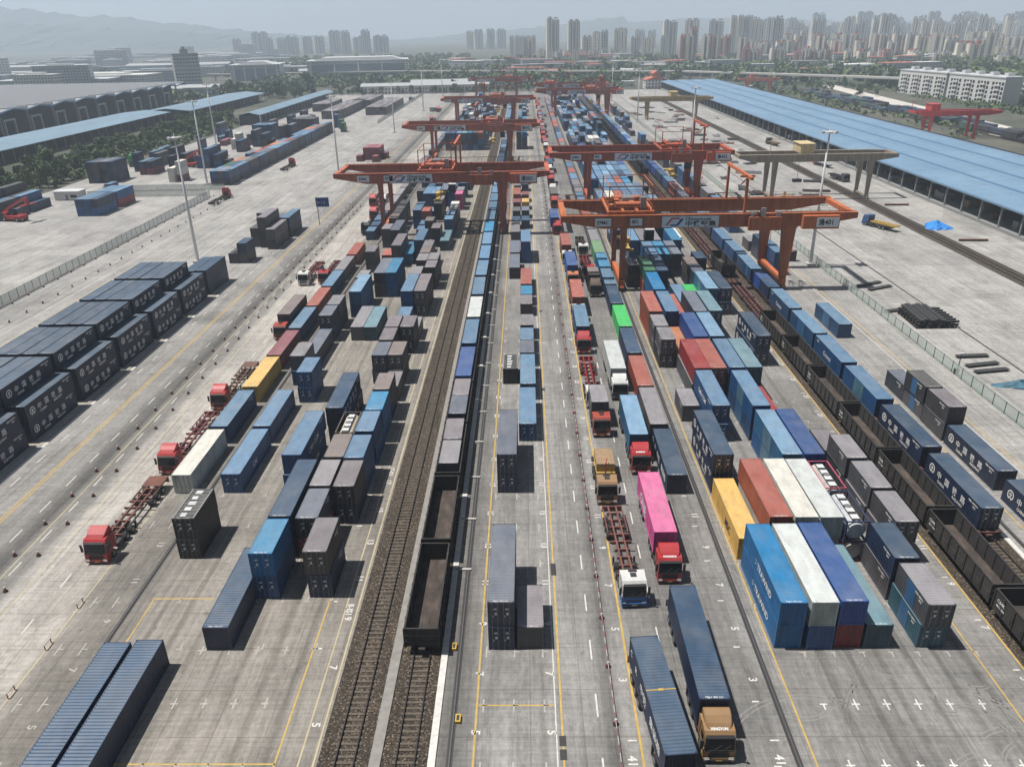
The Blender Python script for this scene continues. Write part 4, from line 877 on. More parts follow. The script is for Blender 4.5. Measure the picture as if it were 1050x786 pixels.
def end_text(L, h, doors):
    """stencilled number along the near roof edge"""
    key = ('rt', L, h)
    if key in _cm: return _cm[key]
    b = MB(); add_text(b, 'TBJU 490 221', .26, (-.75, .1, h + .006), (1, 0, 0), (0, 1, 0)); _cm[key] = b.mesh('roof_number', ['lettering']); return _cm[key]
REC = []          # every container: x (centre), y (near end), z, length, height, colour, options, row phrase, order
def rowset(phrase, x, items, z0=0.0, default=''):
    """items: 'y length bottom/top [options]' - options: door near end D, text on the side facing left l=KEY, facing right r=KEY, patch P"""
    stk = sorted({round(float(i.split()[0]), 1) for i in items})
    for it in items:
        f = it.split(); y = float(f[0]); L = int(f[1]); cols = f[2].split('/'); opt = f[3:] or ([default] if default else [])
        h = HGT[L]; z = z0
        for o in opt:
            if o.startswith('h='): h = float(o[2:])
        for lv, c in enumerate(cols):
            REC.append(dict(x=x + W2, y=y, z=z, L=L, h=h, c=c, opt=opt, row=phrase, n=stk.index(round(y, 1)), lv=lv, lvs=len(cols))); z += h + .012
WA = -44.75
rowset('row along the red trucks', WA, ['81.9 40 wht D r=CODE', '95 40 steel r=CODE', '108.2 40 yel', '121.3 40 mar', '134.4 40 steel', '147.5 40 sal', '160.6 40 steel', '173 40 grey', '186.5 40 sal', '211.7 20 steel', '218 20 navy', '225 40 blue', '238 40 purp', '251 40 grey', '264 40 grey', '277.5 40 purp', '291 40 navy', '305 40 grey'])
rowset('second row from the red trucks', -38.65, ['39.3 45 navy', '68.7 20 blk/blk D', '81.9 40 blue r=HAPAG D', '95 40 blue', '114.6 20 steel/grey', '121.3 40 gbl', '134.1 20 steel/gbl D', '140.7 20 dkg/grey', '167 20 grey', '179.7 20 gbl/grey', '203 20 dkg/purp', '216 20 blk/brn', '222.5 20 blk/blk', '229 20 blk/dkg', '236 20 blk/blk'])
rowset('third row from the red trucks', -35.8, ['39.3 45 navy', '108 20 blue/blue D', '147.5 40 blue/lbl', '186 20 sal', '200 40 navy/gbl', '256 20 blk/dkg', '270 40 navy/steel', '284 20 grey'])
rowset('fourth row from the red trucks', -33.05, ['134.4 40 grey', '160.5 40 brn/gbl', '184 40 dkg/purp', '224.6 40 blue/blue', '250 40 steel/blue', '264 20 grey/navy', '290 40 navy/blue'])
rowset('fifth row from the red trucks', -30.55, ['54.9 40 navy r=CODE', '81.9 40 blue/blue r=CMA', '134.4 40 teal', '160.5 40 blue/sky', '186.4 40 sky', '211.8 40 blue', '224.6 20 sal/sal', '237 20 gbl', '250 40 blue/steel', '270 20 navy/grey', '277 20 steel/blue'])
rowset('fourth row from the double track', -28.05, ['62.05 20 blue/sky D h=2.85', '68.7 40 navy/navy', '95 40 navy/navy r=CR', '189 40 gbl/steel', '212 20 navy/brn', '235.5 20 blk/blk', '242 20 dkg/grey', '256 40 navy/gbl', '283 20 blue'])
rowset('third row from the double track', -25.3, ['68.7 20 red/gbl r=CODE20 D', '75.2 20 navy/grey', '81.8 20 navy/brn', '114.6 20 navy/gbl D', '121.3 20 dkg/purp', '127.8 20 dkg/purp', '140.6 20 blue', '147.5 40 blue/blue', '160.5 20 gbl/grey', '171.4 20 dkg/grey', '178 20 dkg/brn', '184.2 20 navy/grey', '203 20 navy/purp', '254 20 sky/sky', '264 20 steel/navy', '276 40 navy/navy'])
rowset('row beside the double track', -22.65, ['62.05 20 navy/purp h=2.85 D r=CODE20', '75.2 20 navy/purp D', '81.8 20 blue/blue', '88.4 20 blue/blue', '95 20 sky/sky', '101.5 20 navy/brn', '108 20 purp', '114.6 20 dkg/brn D', '127.8 20 navy/purp D', '134.4 20 grey', '147.5 40 dkg/purp D', '165.4 20 dkg/purp', '172 20 gbl/grey', '199 40 teal', '212 40 navy/steel', '226 20 dkg/grey', '232.5 20 dkg/wht', '250 20 pnk/pnk', '257 20 navy/grey', '270 20 grey/blue', '284 40 navy'])
rowset('track side of the paired rows', -3.9, ['54.75 40 navy/gbl D', '81.6 40 navy/gbl D', '114.2 20 blk h=2.7', '172.8 40 gbl', '186.3 40 gbl', '207.8 40 grey', '222 20 navy', '235.5 20 dkg', '248.5 20 mar', '261 40 sal', '278 20 grey', '292 40 navy'])
rowset('road side of the paired rows', -1.15, ['54.75 20 purp', '94.85 40 blue D', '108.1 40 steel', '121.3 20 gbl', '127.7 20 steel', '134.1 20 grey h=2.9', '147.1 20 purp', '153.5 20 sky', '160 40 sal', '186 40 blue/blue', '222.4 20 navy', '236 20 gbl', '248.8 20 yel', '261 20 mar', '280 20 navy', '294 20 blue'])
rowset('line beside the lorry queue', 17.05, ['80.9 40 crn l=CRM', '94.4 40 grey', '107.2 40 sal', '120.3 40 navy', '133.3 40 grn', '146.4 40 navy', '159.3 40 steel', '172.6 40 sky', '185.3 40 pgr', '197.6 40 grey', '210.8 40 grey', '224 40 sal', '237 40 sal', '250.2 40 steel', '263.4 40 grey', '276.5 40 purp', '289.6 40 blue', '302.8 40 sal'])
rowset('first stack row from the queue', 22.6, ['54.75 40 brt/brt l=TRAWIND', '67.95 40 yel l=MSC', '81.0 40 crn/crn l=CR D', '100.5 20 grey l=CODE20', '120.2 20 dkg/grey D l=CODE20', '126.7 20 grey/grey l=CODE20', '133.4 40 sal/sal', '165 20 blk/blk', '198 20 navy/steel', '205 20 gbl', '225 40 blue/blue', '238 40 steel/blue', '251 20 blk/dkg', '271 40 sky/blue', '284 40 blue/blue'])
rowset('second stack row from the queue', 25.45, ['54.75 40 blue/wh2', '67.9 40 wht/sal', '94.3 40 blue/blue l=CMA D', '107.3 40 grey/red', '120.4 40 orn', '133.4 40 navy/blue', '146.4 40 blue/brt', '159.6 40 sal/dgr', '185.7 40 steel/blue', '198.8 40 steel/lbl', '212 20 navy/blue', '225 40 blue/lbl', '238 40 wht/wht', '251 40 blue/steel', '264 40 navy/lbl', '277 40 blue/blue', '290 40 steel/blue'])
rowset('third stack row from the queue', 28.1, ['54.75 40 red/roy', '67.9 40 navy/wht', '107.3 40 dkg/sal D', '120.5 40 navy/roy', '139.8 40 sal', '159.6 40 navy/navy', '172.7 40 blue/blue', '185.8 40 grey/grey', '199 40 blue/lbl', '212 40 yel/steel', '225 40 lbl/blue', '238 40 navy/sal', '251 40 blue/blue', '264 40 steel/blue', '277 40 gbl/lbl', '290 40 blue/blue'])
rowset('fourth stack row from the queue', 30.8, ['54.75 40 teal', '67.9 40 wh2/wh2', '81.1 40 blue/lbl P', '94.3 40 steel/blue P', '107.3 40 roy/blue', '120.5 40 navy/lbl', '133.3 40 sal/gbl', '146.6 40 steel', '172.7 40 blue/sky', '185.8 40 grey/grey', '199 40 lbl/blue', '212 40 navy/navy', '225 40 blue/lbl', '238 40 steel/blue', '251 40 blue/blue', '264 40 navy/sal', '277 40 blue/steel', '290 40 blue/lbl'])
rowset('third stack row from the coal wagons', 33.45, ['81.1 40 roy/roy', '94.3 40 red', '107.3 40 navy/teal', '133.3 40 teal/teal D', '152.8 20 grn', '172.7 40 navy/gbl', '199 40 blue/navy', '212 40 blue/lbl', '225 40 steel/steel', '238 40 navy/blue', '251 40 blue/lbl', '264 40 blue/sky', '277 40 lbl/navy', '290 40 steel/blue'])
rowset('second stack row from the coal wagons', 35.75, ['54.7 20 teal/grey D P l=CODE20', '61.25 20 grey/crn l=CODE20', '146.4 40 blue/lbl P', '158.7 20 navy/gbl', '165.2 20 dkg/brn', '185.5 40 blue/sky', '199 40 lbl/blue', '225 40 navy/steel', '238 40 blue/blue', '251 40 gbl/blue', '277 40 navy/blue', '290 40 blue/blue'])
rowset('stack row beside the coal wagons', 38.5, ['67.5 20 grey/grey D l=CODE20', '74.1 20 grey/grey l=CODE20', '80.5 20 dkg/grey l=CODE20', '87 20 purp', '120.4 40 crn/crn l=CR D', '146.4 40 crn/crn l=CR D', '170 20 navy/navy', '199 40 wht', '216 20 navy/gbl', '238 20 steel/steel', '258 20 blue/gbl'])
rowset('row by the far crane legs', 57.25, ['67.4 40 crn l=CR', '81.2 40 crn l=CR', '93.8 20 grey/purp l=CODE20', '100.3 20 grey/dkg l=CODE20 P', '106.4 20 gbl l=CODE20', '132.8 40 steel P', '172.9 40 blue/blue', '186 20 gbl/navy', '194.5 20 grey', '214 40 blue/steel', '228 40 navy/blue', '243 40 grey/grey', '257 40 brn/grey', '270 40 navy/blue', '284 40 blue/blue'])
# dark railway block far to the left: five rows three high inside, two high outside
for k in range(7):
    y = 82.3 + 13.58 * k
    rowset('outer row of the dark block', -73.49, ['%.2f 40 crn/crn r=CR h=2.8' % y])
rowset('outer row of the dark block', -76.0, ['163.3 40 crn/crn h=2.8'])
for k in range(-1, 6):
    y = 82.2 + 13.35 * k + (.6 if k < 1 else 0)
    for q, (x, nm) in enumerate(((-75.95, 'tall dark row next to the outer one'), (-78.5, 'second tall dark row'), (-81.05, 'third tall dark row'), (-83.6, 'fence-side tall dark row'))):
        rowset(nm, x, ['%.2f 40 %s h=2.8 %s' % (y, 'crn/crn/crn', 'r=CR' if q == 0 else 'X')])
# fix the order numbers of rows filled one by one
by = {}
for r_ in REC: by.setdefault(r_['row'], []).append(r_)
for rs in by.values():
    ysx = sorted({round(r_['y'], 1) for r_ in rs})
    for r_ in rs: r_['n'] = ysx.index(round(r_['y'], 1))
rowset('small dark group past the railway block', -73.0, ['189.5 20 dkg/crn r=CODE20', '189.6 20 dkg'] [:1]); rowset('lone low box by the dark group', -75.6, ['189.5 20 dkg'])
rowset('dark group across from the blue road sign', -69.8, ['203 40 dkg/grey', '217 40 navy/steel']); rowset('second line of that dark group', -72.4, ['205 40 dkg/dkg/purp', '219 20 steel/gbl']); rowset('third line of that dark group', -75.0, ['206 20 dkg/dkg', '213 20 dkg/dkg/grey'])
rowset('maroon pile on the empty apron', -74, ['362 40 mar/mar']); rowset('maroon pile second line', -71.4, ['362 40 mar/mar']); rowset('maroon pile third line', -68.8, ['362 40 mar/mar', '355 20 mar']); rowset('maroon pile end', -66.2, ['366 20 mar']); rowset('maroon pile low box', -76.6, ['358 20 mar'])
# depot beyond the mesh fence
for i, x in enumerate((-146.5, -144, -141.5)):
    rowset('block beyond the fence, line %s' % ('one', 'two', 'three')[i], x, ['249 40 blue/%s' % ('steel', 'blue', 'navy')[i], '262 40 %s/blue' % ('navy', 'red', 'red')[i]])
for i, x in enumerate((-168.5, -171, -173.5, -176)): rowset('reach stacker bank line %s' % ('one', 'two', 'three', 'four')[i], x, ['243 40 %s' % ('gbl', 'navy/gbl', 'navy/blue', 'dkg/dkg/navy')[i], '256 40 %s' % ('navy', 'gbl/blue', 'navy/dkg', 'dkg/gbl/dkg')[i]])
rr = random.Random(21)
def rc(pool='blue blue blue steel steel lbl lbl navy navy gbl sky grey purp sal brn teal wht dkg crn roy'): return rr.choice(pool.split())
for i, x in enumerate((-122.1, -119.6, -117.1)):
    rowset('long depot row %d' % i, x, ['%.1f 40 %s/%s' % (302 + 12.7 * k, rc('crn navy dkg dkg crn'), ('%s' % rc('crn navy dkg steel')) if i == 2 else rc('blue lbl steel orn dgr navy blue grey sal')) for k in range(14) if not (i == 0 and k % 5 == 3)])
for x, y, L, c in ((-142.5, 311, 40, 'wht/wht'), (-139.8, 313, 20, 'mar/wht/wht'), (-175, 311, 40, 'dkg/dkg/navy'), (-172.4, 311, 40, 'navy/dkg/dkg'), (-169.8, 312, 40, 'dkg/navy/gbl'), (-167.2, 312, 40, 'crn/crn/crn'), (-160, 294, 20, 'blue'), (-163, 330, 40, 'mar/steel'), (-160, 330, 40, 'mar/navy'), (-157, 345, 40, 'navy/navy'),
    (-154, 352, 40, 'dkg/gbl'), (-150, 372, 40, 'steel/navy'), (-147, 372, 40, 'navy'), (-141, 345, 40, 'navy/blue/blue'), (-138, 347, 40, 'blue/navy'), (-135, 352, 20, 'dkg'), (-150, 405, 20, 'wht/wht'), (-147.5, 405, 20, 'wht/wht/wht'), (-144, 395, 40, 'dkg/navy'), (-150, 440, 40, 'blue/blue/blue'), (-147.4, 440, 40, 'steel/blue/blue'), (-144.8, 440, 40, 'mar/navy/blue'), (-142.2, 442, 40, 'blue/blue/steel'),
    (-133, 432, 40, 'dkg/dkg/dkg'), (-130, 402, 20, 'dkg/dkg'), (-136, 470, 40, 'crn/dkg/crn'), (-133.4, 470, 40, 'dkg/dkg/dkg'), (-130.8, 470, 40, 'dkg/dkg/dkg'), (-128.2, 470, 40, 'crn/crn/dkg'), (-125.6, 470, 40, 'crn/dkg/dkg'), (-136, 483, 40, 'dkg/dkg/grey'), (-133.4, 483, 40, 'dkg/crn/grey'), (-130.8, 483, 40, 'crn/crn/dkg'), (-145, 520, 40, 'blue/navy/dkg'), (-142, 520, 40, 'navy/navy'), (-178, 352, 20, 'dgr/grn'), (-180, 338, 20, 'brn/brn'), (-172, 360, 40, 'navy/blue'), (-168, 372, 40, 'blue'), (-118, 498, 20, 'blue/blue/blue'), (-114, 492, 20, 'dgr/dgr'), (-109, 474, 20, 'dgr/dgr')):
    rowset('depot pile', x, ['%.1f %d %s' % (y, L, c)])
for k in range(34):                                                    # more short piles filling the depot
    x, y = rr.uniform(-176, -128), rr.uniform(320, 520)
    if x > -150 or rr.random() < .6: rowset('depot pile', x - (y - 320) * .0, ['%.1f %d %s' % (y, rr.choice((20, 40, 40)), '/'.join(rc('dkg navy crn gbl dkg navy steel blue mar grey') for _ in range(rr.choice((1, 2, 2, 3)))))])
for x0, n, y, k in ((-139, 5, 552, 8), (-136, 6, 640, 5), (-113, 6, 575, 7), (-160, 5, 610, 4)):   # long grey roofed banks
    for i in range(n): rowset('grey bank', x0 + 2.5 * i, ['%.1f 40 %s/%s' % (y + 12.4 * q, 'grey', rc('grey purp brn grey dkg')) for q in range(k)])
# far rows between the distant cranes
for x in (-38.6, -36, -33.1, -30.5, -28, -25.3, -22.7):
    it = ['%.1f 40 %s' % (388 + 13.1 * k, '/'.join(rc() for _ in range(3 if k < 2 else rr.choice((1, 2, 2, 3))))) for k in range(22) if (k < 2 or rr.random() < .86)]
    rowset('far block', x, it)
rowset('far block', WA, ['%.1f 40 %s' % (330 + 13.1 * k, rc('grey purp gbl navy steel grey')) for k in range(26) if rr.random() < .8])
for x in (-3.9, -1.2): rowset('far block', x, ['%.1f 40 %s' % (388 + 13.3 * k, '/'.join(rc('navy gbl dkg navy') if q < (2 if k < 1 else 0) else rc() for q in range(3 if k < 1 else rr.choice((1, 1, 2))))) for k in range(22) if k < 1 or rr.random() < .62])
rowset('far block', 17.05, ['%.1f 40 %s' % (316 + 13.15 * k, rc('sal grey steel blue purp sal navy lbl')) for k in range(28)])
for i, x in enumerate((22.6, 25.4, 28.1, 30.8, 33.4, 35.9, 38.5)):
    rowset('far block', x, ['%.1f 40 %s' % (303.5 + 13.1 * k, '/'.join(rc() for _ in range(rr.choice((1, 2, 2, 2, 3))))) for k in range(29) if rr.random() < (.92 if i < 5 else .6)])
rowset('far block', 57.25, ['%.1f 40 %s' % (300 + 13.3 * k, '/'.join(rc('blue grey navy brn steel grey dkg') for _ in range(rr.choice((1, 2, 2))))) for k in range(16) if rr.random() < .7])
rowset('far block', 60.2, ['%.1f 40 %s' % (440 + 13.3 * k, '/'.join(rc('blue grey navy brn') for _ in range(rr.choice((1, 2, 2))))) for k in range(10) if rr.random() < .7])
# boxes carried by the trains
TR1 = [54.0 + 13.62 * k for k in range(46)]
it = ['82.6 20 grey', '88.8 20 purp', '96.3 20 gbl', '102.5 20 purp']
cc = ['roy', 'blue', 'wh2', 'steel', 'blue', 'blue', 'blue', 'sky', 'steel', 'blue', 'blue', 'blue', 'steel', 'blue', 'roy']
for k in range(4, 46): it.append('%.2f 40 %s' % (TR1[k] + .72, cc[k - 4] if k - 4 < len(cc) else rc('blue steel gbl grey blue lbl navy')))
rowset('train of open wagons', -9.97 - W2, it, 1.12)
TR2 = [71.0 + 13.42 * k for k in range(47)]
it = ['71.5 40 crn l=CR D', '85.2 40 crn l=CR', '98.8 40 blue P', '112.2 40 blue l=CRONOS', '125.3 40 steel P', '138.6 40 steel l=CRONOS', '152 20 navy', '158.2 20 roy', '165.3 20 steel P', '171.5 20 steel', '178 40 blue P', '191.4 40 blue']
for k in range(10, 47): it.append('%.2f 40 %s' % (TR2[k] + .6, rc('blue steel lbl blue sal navy gbl lbl roy')))
rowset('train beside the coal wagons', 49.83, it, 1.3)

def dist(r_): return math.hypot(r_['x'] - 0, r_['y'] + 6, )
def hidden(r_):                                                       # buried inside the dark block: closed in on every side
    return 'tall' in r_['row'] and r_['lv'] < 2 and 'fence-side' not in r_['row'] and not (r_['lv'] == 1 and 'next to' in r_['row'])
TRK = []   # boxes on lorries are added later with their own labels
ranked = sorted((r_ for r_ in REC if not hidden(r_)), key=dist)
NEAR = {id(r_) for r_ in ranked[:282]}
ordw = ORD
def container(r_, label, grp):
    L, h = LEN[r_['L']], r_['h']; wds, side, roof = PAL[r_['c']]; q = random.Random(int(r_['x'] * 31 + r_['y'] * 17 + r_['z'] * 7))
    j = q.uniform(.82, 1.2); t = q.uniform(-.04, .04)
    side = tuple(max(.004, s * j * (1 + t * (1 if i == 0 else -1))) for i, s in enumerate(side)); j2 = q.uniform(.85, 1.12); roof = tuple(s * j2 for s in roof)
    dx, dy, dr = q.uniform(-.09, .09), q.uniform(-.16, .16), q.uniform(-.006, .006)
    if r_['z'] > .5 and r_['lv'] == 0: dx *= .3
    loc = (r_['x'] + dx, r_['y'] + dy, r_['z'])
    if r_['y'] > 235:
        o = ob('shipping_container', cmesh('low', L, h), None, loc, dr, side); tag(o, label, 'container', grp)
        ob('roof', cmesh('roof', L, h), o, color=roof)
        return o
    o = ob('shipping_container', None, None, loc, dr); tag(o, label, 'container', grp)
    doors = 'D' in r_['opt']
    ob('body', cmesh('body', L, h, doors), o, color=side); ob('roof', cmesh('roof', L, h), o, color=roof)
    if doors:
        for s in (-1, 1): ob('door', cmesh('door', L, h, s), o, color=tuple(c * 1.1 for c in side))
    for op in r_['opt']:
        if op[:2] in ('l=', 'r=') and (r_['lv'] == r_['lvs'] - 1 or r_['y'] < 130 or op.endswith('CR')): ob('lettering', side_text(TXT[op[2:]], -1 if op[0] == 'l' else 1, L), o)
        if op == 'P':
            k = ('patch', L, h)
            if k not in _cm:
                b = MB(); x = -(W2 + .003); b.face([(x, L * .38, .2), (x, L * .66, .2), (x, L * .66, h - .1), (x, L * .38, h - .1)]); _cm[k] = b.mesh('repainted_panel', ['paint'])
            ob('repainted_panel', _cm[k], o, color=(.03, .11, .24) if r_['c'] not in ('blue', 'lbl') else (.07, .16, .22))
    if r_['c'] == 'blk' and r_['lv'] == r_['lvs'] - 1 and r_['y'] < 240:
        k = ('bow', L, h)
        if k not in _cm:
            b = MB()
            for x in (-1, 1): b.box(x * 1.19, x * 1.05, .1, L - .1, h + .004, h + .06)
            for u in range(9): y = .15 + u * (L - .3) / 8; b.box(-1.05, 1.05, y - .03, y + .03, h + .004, h + .05)
            for u in range(5): b.box(-.55, .1 + .1 * (u % 3), .5 + u * 1.12, 1.15 + u * 1.12, h + .004, h + .03, 1)
            _cm[k] = b.mesh('roof_bow', ['shed_grey', 'light_grey'])
        ob('roof_bow', _cm[k], o)
    if r_['lv'] == r_['lvs'] - 1 and r_['y'] < 150 and q.random() < .7: ob('roof_number', end_text(L, h, doors), o)
    return o
used = set()
def clabel(r_):
    size = 'short' if r_['L'] == 20 else 'long'
    lev = '' if r_['lvs'] == 1 else (' top' if r_['lv'] == r_['lvs'] - 1 else (' bottom' if r_['lv'] == 0 else ' middle'))
    s = '%s %s%s container, %s from near end, %s' % (PAL[r_['c']][0], size, lev, ordw[r_['n']], r_['row'])
    if len(s.split()) > 16: s = s.replace(' from near end,', ' from front,')
    while s in used: s += ' again'
    used.add(s); return s
for r_ in REC:
    if id(r_) in NEAR: container(r_, clabel(r_), r_['row'])
# everything farther off, and the boxes buried inside the dark block, in one mesh
b = MB()
for r_ in REC:
    if id(r_) in NEAR: continue
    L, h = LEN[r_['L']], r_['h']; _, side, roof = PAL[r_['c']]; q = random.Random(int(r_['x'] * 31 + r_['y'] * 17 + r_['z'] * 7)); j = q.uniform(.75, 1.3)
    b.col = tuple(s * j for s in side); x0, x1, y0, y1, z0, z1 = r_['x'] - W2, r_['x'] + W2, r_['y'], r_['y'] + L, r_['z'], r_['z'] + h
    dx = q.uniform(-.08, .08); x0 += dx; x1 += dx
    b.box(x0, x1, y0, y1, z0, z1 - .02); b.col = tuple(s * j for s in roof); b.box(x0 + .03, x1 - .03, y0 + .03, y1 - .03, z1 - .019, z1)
o = ob('container_rows', b.mesh('container_rows', ['stuff_paint'])); tag(o, 'mass of distant stacked containers between the far cranes and in the depot', 'containers'); o['kind'] = 'stuff'

# tank containers
def tank_mesh(L=6.058):
    f = MB()
    for x in (-1, 1):
        for y0 in (0, L - .14): f.box(x * W2, x * (W2 - .14), y0, y0 + .14, 0, 2.59)
        for z0 in (0, 2.47): f.box(x * W2, x * (W2 - .12), .14, L - .14, z0, z0 + .12)
    for y0 in (0, L - .13):
        for z0 in (0, 2.47): f.box(-W2 + .14, W2 - .14, y0, y0 + .12, z0, z0 + .12)
    t = MB(); n = 16; rr_ = 1.08
    ring = [(math.cos(2 * math.pi * k / n) * rr_, 1.3 + math.sin(2 * math.pi * k / n) * rr_) for k in range(n)]
    t.prism(ring, 'y', .35, L - .35); t.prism([(x * .8, 1.3 + (z - 1.3) * .8) for x, z in ring], 'y', .15, .349); t.prism([(x * .8, 1.3 + (z - 1.3) * .8) for x, z in ring], 'y', L - .349, L - .15)
    w_ = MB(); w_.box(-.45, .45, .5, L - .5, 2.4, 2.46)
    for k in range(4): w_.box(-.4, .4, .7 + k * 1.3, 1.5 + k * 1.3, 2.461, 2.5, 1)
    h = MB(); h.bar((0, L / 2, 2.38), (0, L / 2, 2.58), .35, 0, 10)
    return f.mesh('frame', ['paint']), t.mesh('tank', ['paint'], False), w_.mesh('walkway', ['dark_metal', 'light_grey']), h.mesh('manlid', ['steel'])
TK = tank_mesh()
for x, y, z, fc, tc_, lab in ((33.45, 67.5, 0, (.2, .02, .02), (.42, .40, .38), 'tank container in a red frame, under another tank beside the white boxes'), (33.45, 67.5, 2.6, (.03, .05, .12), (.45, .47, .5), 'silver tank container with navy frame, on top of another tank'),
                              (33.45, 74.0, 0, (.05, .05, .06), (.3, .29, .28), 'lower tank container hidden behind the two tanks at the white boxes'), (33.45, 74.0, 2.6, (.45, .08, .14), (.42, .39, .36), 'tank container with pinkish red frame and white walkway plates'),
                              (-25.3, 88.3, 0, (.05, .05, .06), (.3, .29, .28), 'lower tank container under the cream tank by the blue boxes'), (-25.3, 88.3, 2.6, (.12, .10, .08), (.62, .55, .40), 'cream tank container in an open brown frame among grey boxes')):
    o = ob('tank_container', None, None, (x + W2, y, z)); tag(o, lab, 'tank container')
    ob('frame', TK[0], o, color=fc); ob('tank', TK[1], o, color=tc_); ob('walkway', TK[2], o); ob('manlid', TK[3], o)

# ================================================================== WAGONS
def wheelset(parent, y):
    pass
wb = MB()
for x in (-.75, .75): wb.bar((x - .06, 0, .6), (x + .06, 0, .6), .42, 0, 12)
wb.bar((-.75, 0, .6), (.75, 0, .6), .08, 0, 6); wheel_me = wb.mesh('wheelset', ['dark_metal'])
wb = MB()
for x in (-1.0, 1.0): wb.box(x - .08, x + .08, -1.25, 1.25, .5, .75); wb.box(x - .1, x + .1, -.3, .3, .3, .9)
wb.box(-1, 1, -.2, .2, .55, .85); bogie_me = wb.mesh('bogie', ['dark_metal'])
def gondola_mesh(L=12.9):
    b = MB(); H = 3.1; w_ = 1.52
    for x in (-1, 1):
        b.box(x * w_, x * (w_ - .07), 0, L, 1.1, H); b.box(x * (w_ + .05), x * (w_ - .1), -.03, L + .03, H + .001, H + .1); b.box(x * (w_ + .03), x * (w_ - .1), 0, L, .95, 1.12)
        n = 8
        for k in range(n + 1): y = .06 + k * (L - .12) / n; b.box(x * (w_ + .13), x * (w_ + .001), y - .07, y + .07, 1.0, H - .01)
        for k in range(n):
            y = .06 + (k + .5) * (L - .12) / n; b.box(x * (w_ + .05), x * (w_ + .001), y - .5, y + .5, 1.25, 1.95)
        for k in range(n + 1): y = .06 + k * (L - .12) / n; b.box(x * (w_ - .08), x * (w_ - .16), y - .06, y + .06, 1.1, H - .02)
    for y in (0, L - .08):
        b.box(-w_ + .07, w_ - .07, y, y + .08, 1.1, H); b.box(-w_, w_, y - .04, y + .12, H + .002, H + .1)
        for z in (1.6, 2.3): b.box(-w_, w_, y - .07 if y < 1 else y + .081, y - .001 if y < 1 else y + .16, z, z + .14)
    b.box(-.3, .3, -.35, L + .35, .8, 1.05)
    f = MB(); f.box(-w_ + .08, w_ - .08, .09, L - .09, 1.02, 1.12)
    return b.mesh('body', ['wagon_paint']), f.mesh('floor', ['cargo_dirt'])
GB, GF = gondola_mesh()
gt = MB(); add_text(gt, 'C64K', .5, (-1.66, 12.2, 2.2), (0, -1, 0), (0, 0, 1), bold=.01); add_text(gt, '4811 306', .34, (-1.66, 12.2, 1.7), (0, -1, 0), (0, 0, 1), bold=.01); GT = gt.mesh('lettering', ['lettering'])
def gondola(cx, y, label, grp, full=True, low=False):
    o = ob('coal_wagon', None, None, (cx, y, 0)); tag(o, label, 'wagon', grp); q = random.Random(int(y * 13 + cx)); c = q.uniform(.8, 1.25)
    ob('body', GB, o, color=(.030 * c, .027 * c, .026 * c)); ob('floor', GF, o)
    if not low:
        for yy in (2.2, 10.7):
            bo = ob('bogie', bogie_me, o, (0, yy, 0))
            for d in (-.88, .88): ob('wheelset', wheel_me, bo, (0, d, 0))
        if cx > 0: ob('lettering', GT, o)
    return o
def flat_mesh(L=12.9):
    b = MB()
    for x in (-1.0, 1.0): b.box(x - .14, x + .14, 0, L, .85, 1.2)
    b.box(-.22, .22, 0, L, .7, 1.15); n = 9
    for k in range(n + 1): y = .08 + k * (L - .16) / n; b.box(-1.4, 1.4, y - .08, y + .08, 1.0, 1.19)
    for y in (.1, L / 2, L - .1):
        for x in (-1.2, 1.2): b.box(x - .12, x + .12, y - .1, y + .1, 1.19, 1.28)
    b.box(-.3, .3, -.3, L + .3, .8, 1.0); return b.mesh('underframe', ['wagon_paint'])
FB = flat_mesh()
def flat(cx, y, label, grp, low=False):
    o = ob('flat_wagon', None, None, (cx, y, 0)); tag(o, label, 'wagon', grp); ob('underframe', FB, o, color=(.10, .04, .035))
    if not low:
        for yy in (2.2, 10.7):
            bo = ob('bogie', bogie_me, o, (0, yy, 0))
            for d in (-.88, .88): ob('wheelset', wheel_me, bo, (0, d, 0))
for k, y in enumerate(TR1[:30]):
    gondola(-9.97, y + .1, ('empty open coal wagon with rusty floor, %s wagon of the train by the double track' if k < 2 else 'black open wagon carrying boxes, %s in the train by the double track') % ORD[k], 'wagons of the train by the double track', low=k > 12)
b = MB()
for y in TR1[30:]: b.col = (.035, .03, .03); b.box(-11.4, -8.5, y, y + 13, .9, 3.1)
o = ob('far_wagon_line', b.mesh('far_wagon_line', ['stuff_paint'])); tag(o, 'far end of the boxed open wagon train, fading between the cranes', 'wagons'); o['kind'] = 'stuff'
for k, y in enumerate([46.4 + 13.42 * i for i in range(7)]): gondola(46.45, y, 'empty black coal wagon, %s from the near end of the coal train' % ORD[k], 'wagons of the coal train')
for k, y in enumerate((140.6, 154)): flat(46.45, y, 'empty brown flat wagon behind the coal wagons, %s of two' % ORD[k], 'empty flat wagons')
gondola(46.45, 171.2, 'lone black coal wagon standing between empty flat wagons', 'wagons of the coal train')
for k, y in enumerate([184.8 + 13.42 * i for i in range(9)]): flat(46.45, y, 'empty brown flat wagon under the crane, %s past the lone coal wagon' % ORD[k], 'empty flat wagons')
for k, y in enumerate([306 + 13.42 * i for i in range(14)]): gondola(46.45, y, 'distant dark coal wagon, %s in the line past the second orange crane' % ORD[k], 'distant dark coal wagons', low=True)
b = MB()
for i in range(14, 28): y = 306 + 13.42 * i; b.col = (.035, .03, .03); b.box(45, 47.9, y, y + 12.9, .9, 3.1)
o = ob('far_wagon_line', b.mesh('far_wagon_line', ['stuff_paint'])); tag(o, 'far end of the dark coal train near the last cranes', 'wagons'); o['kind'] = 'stuff'
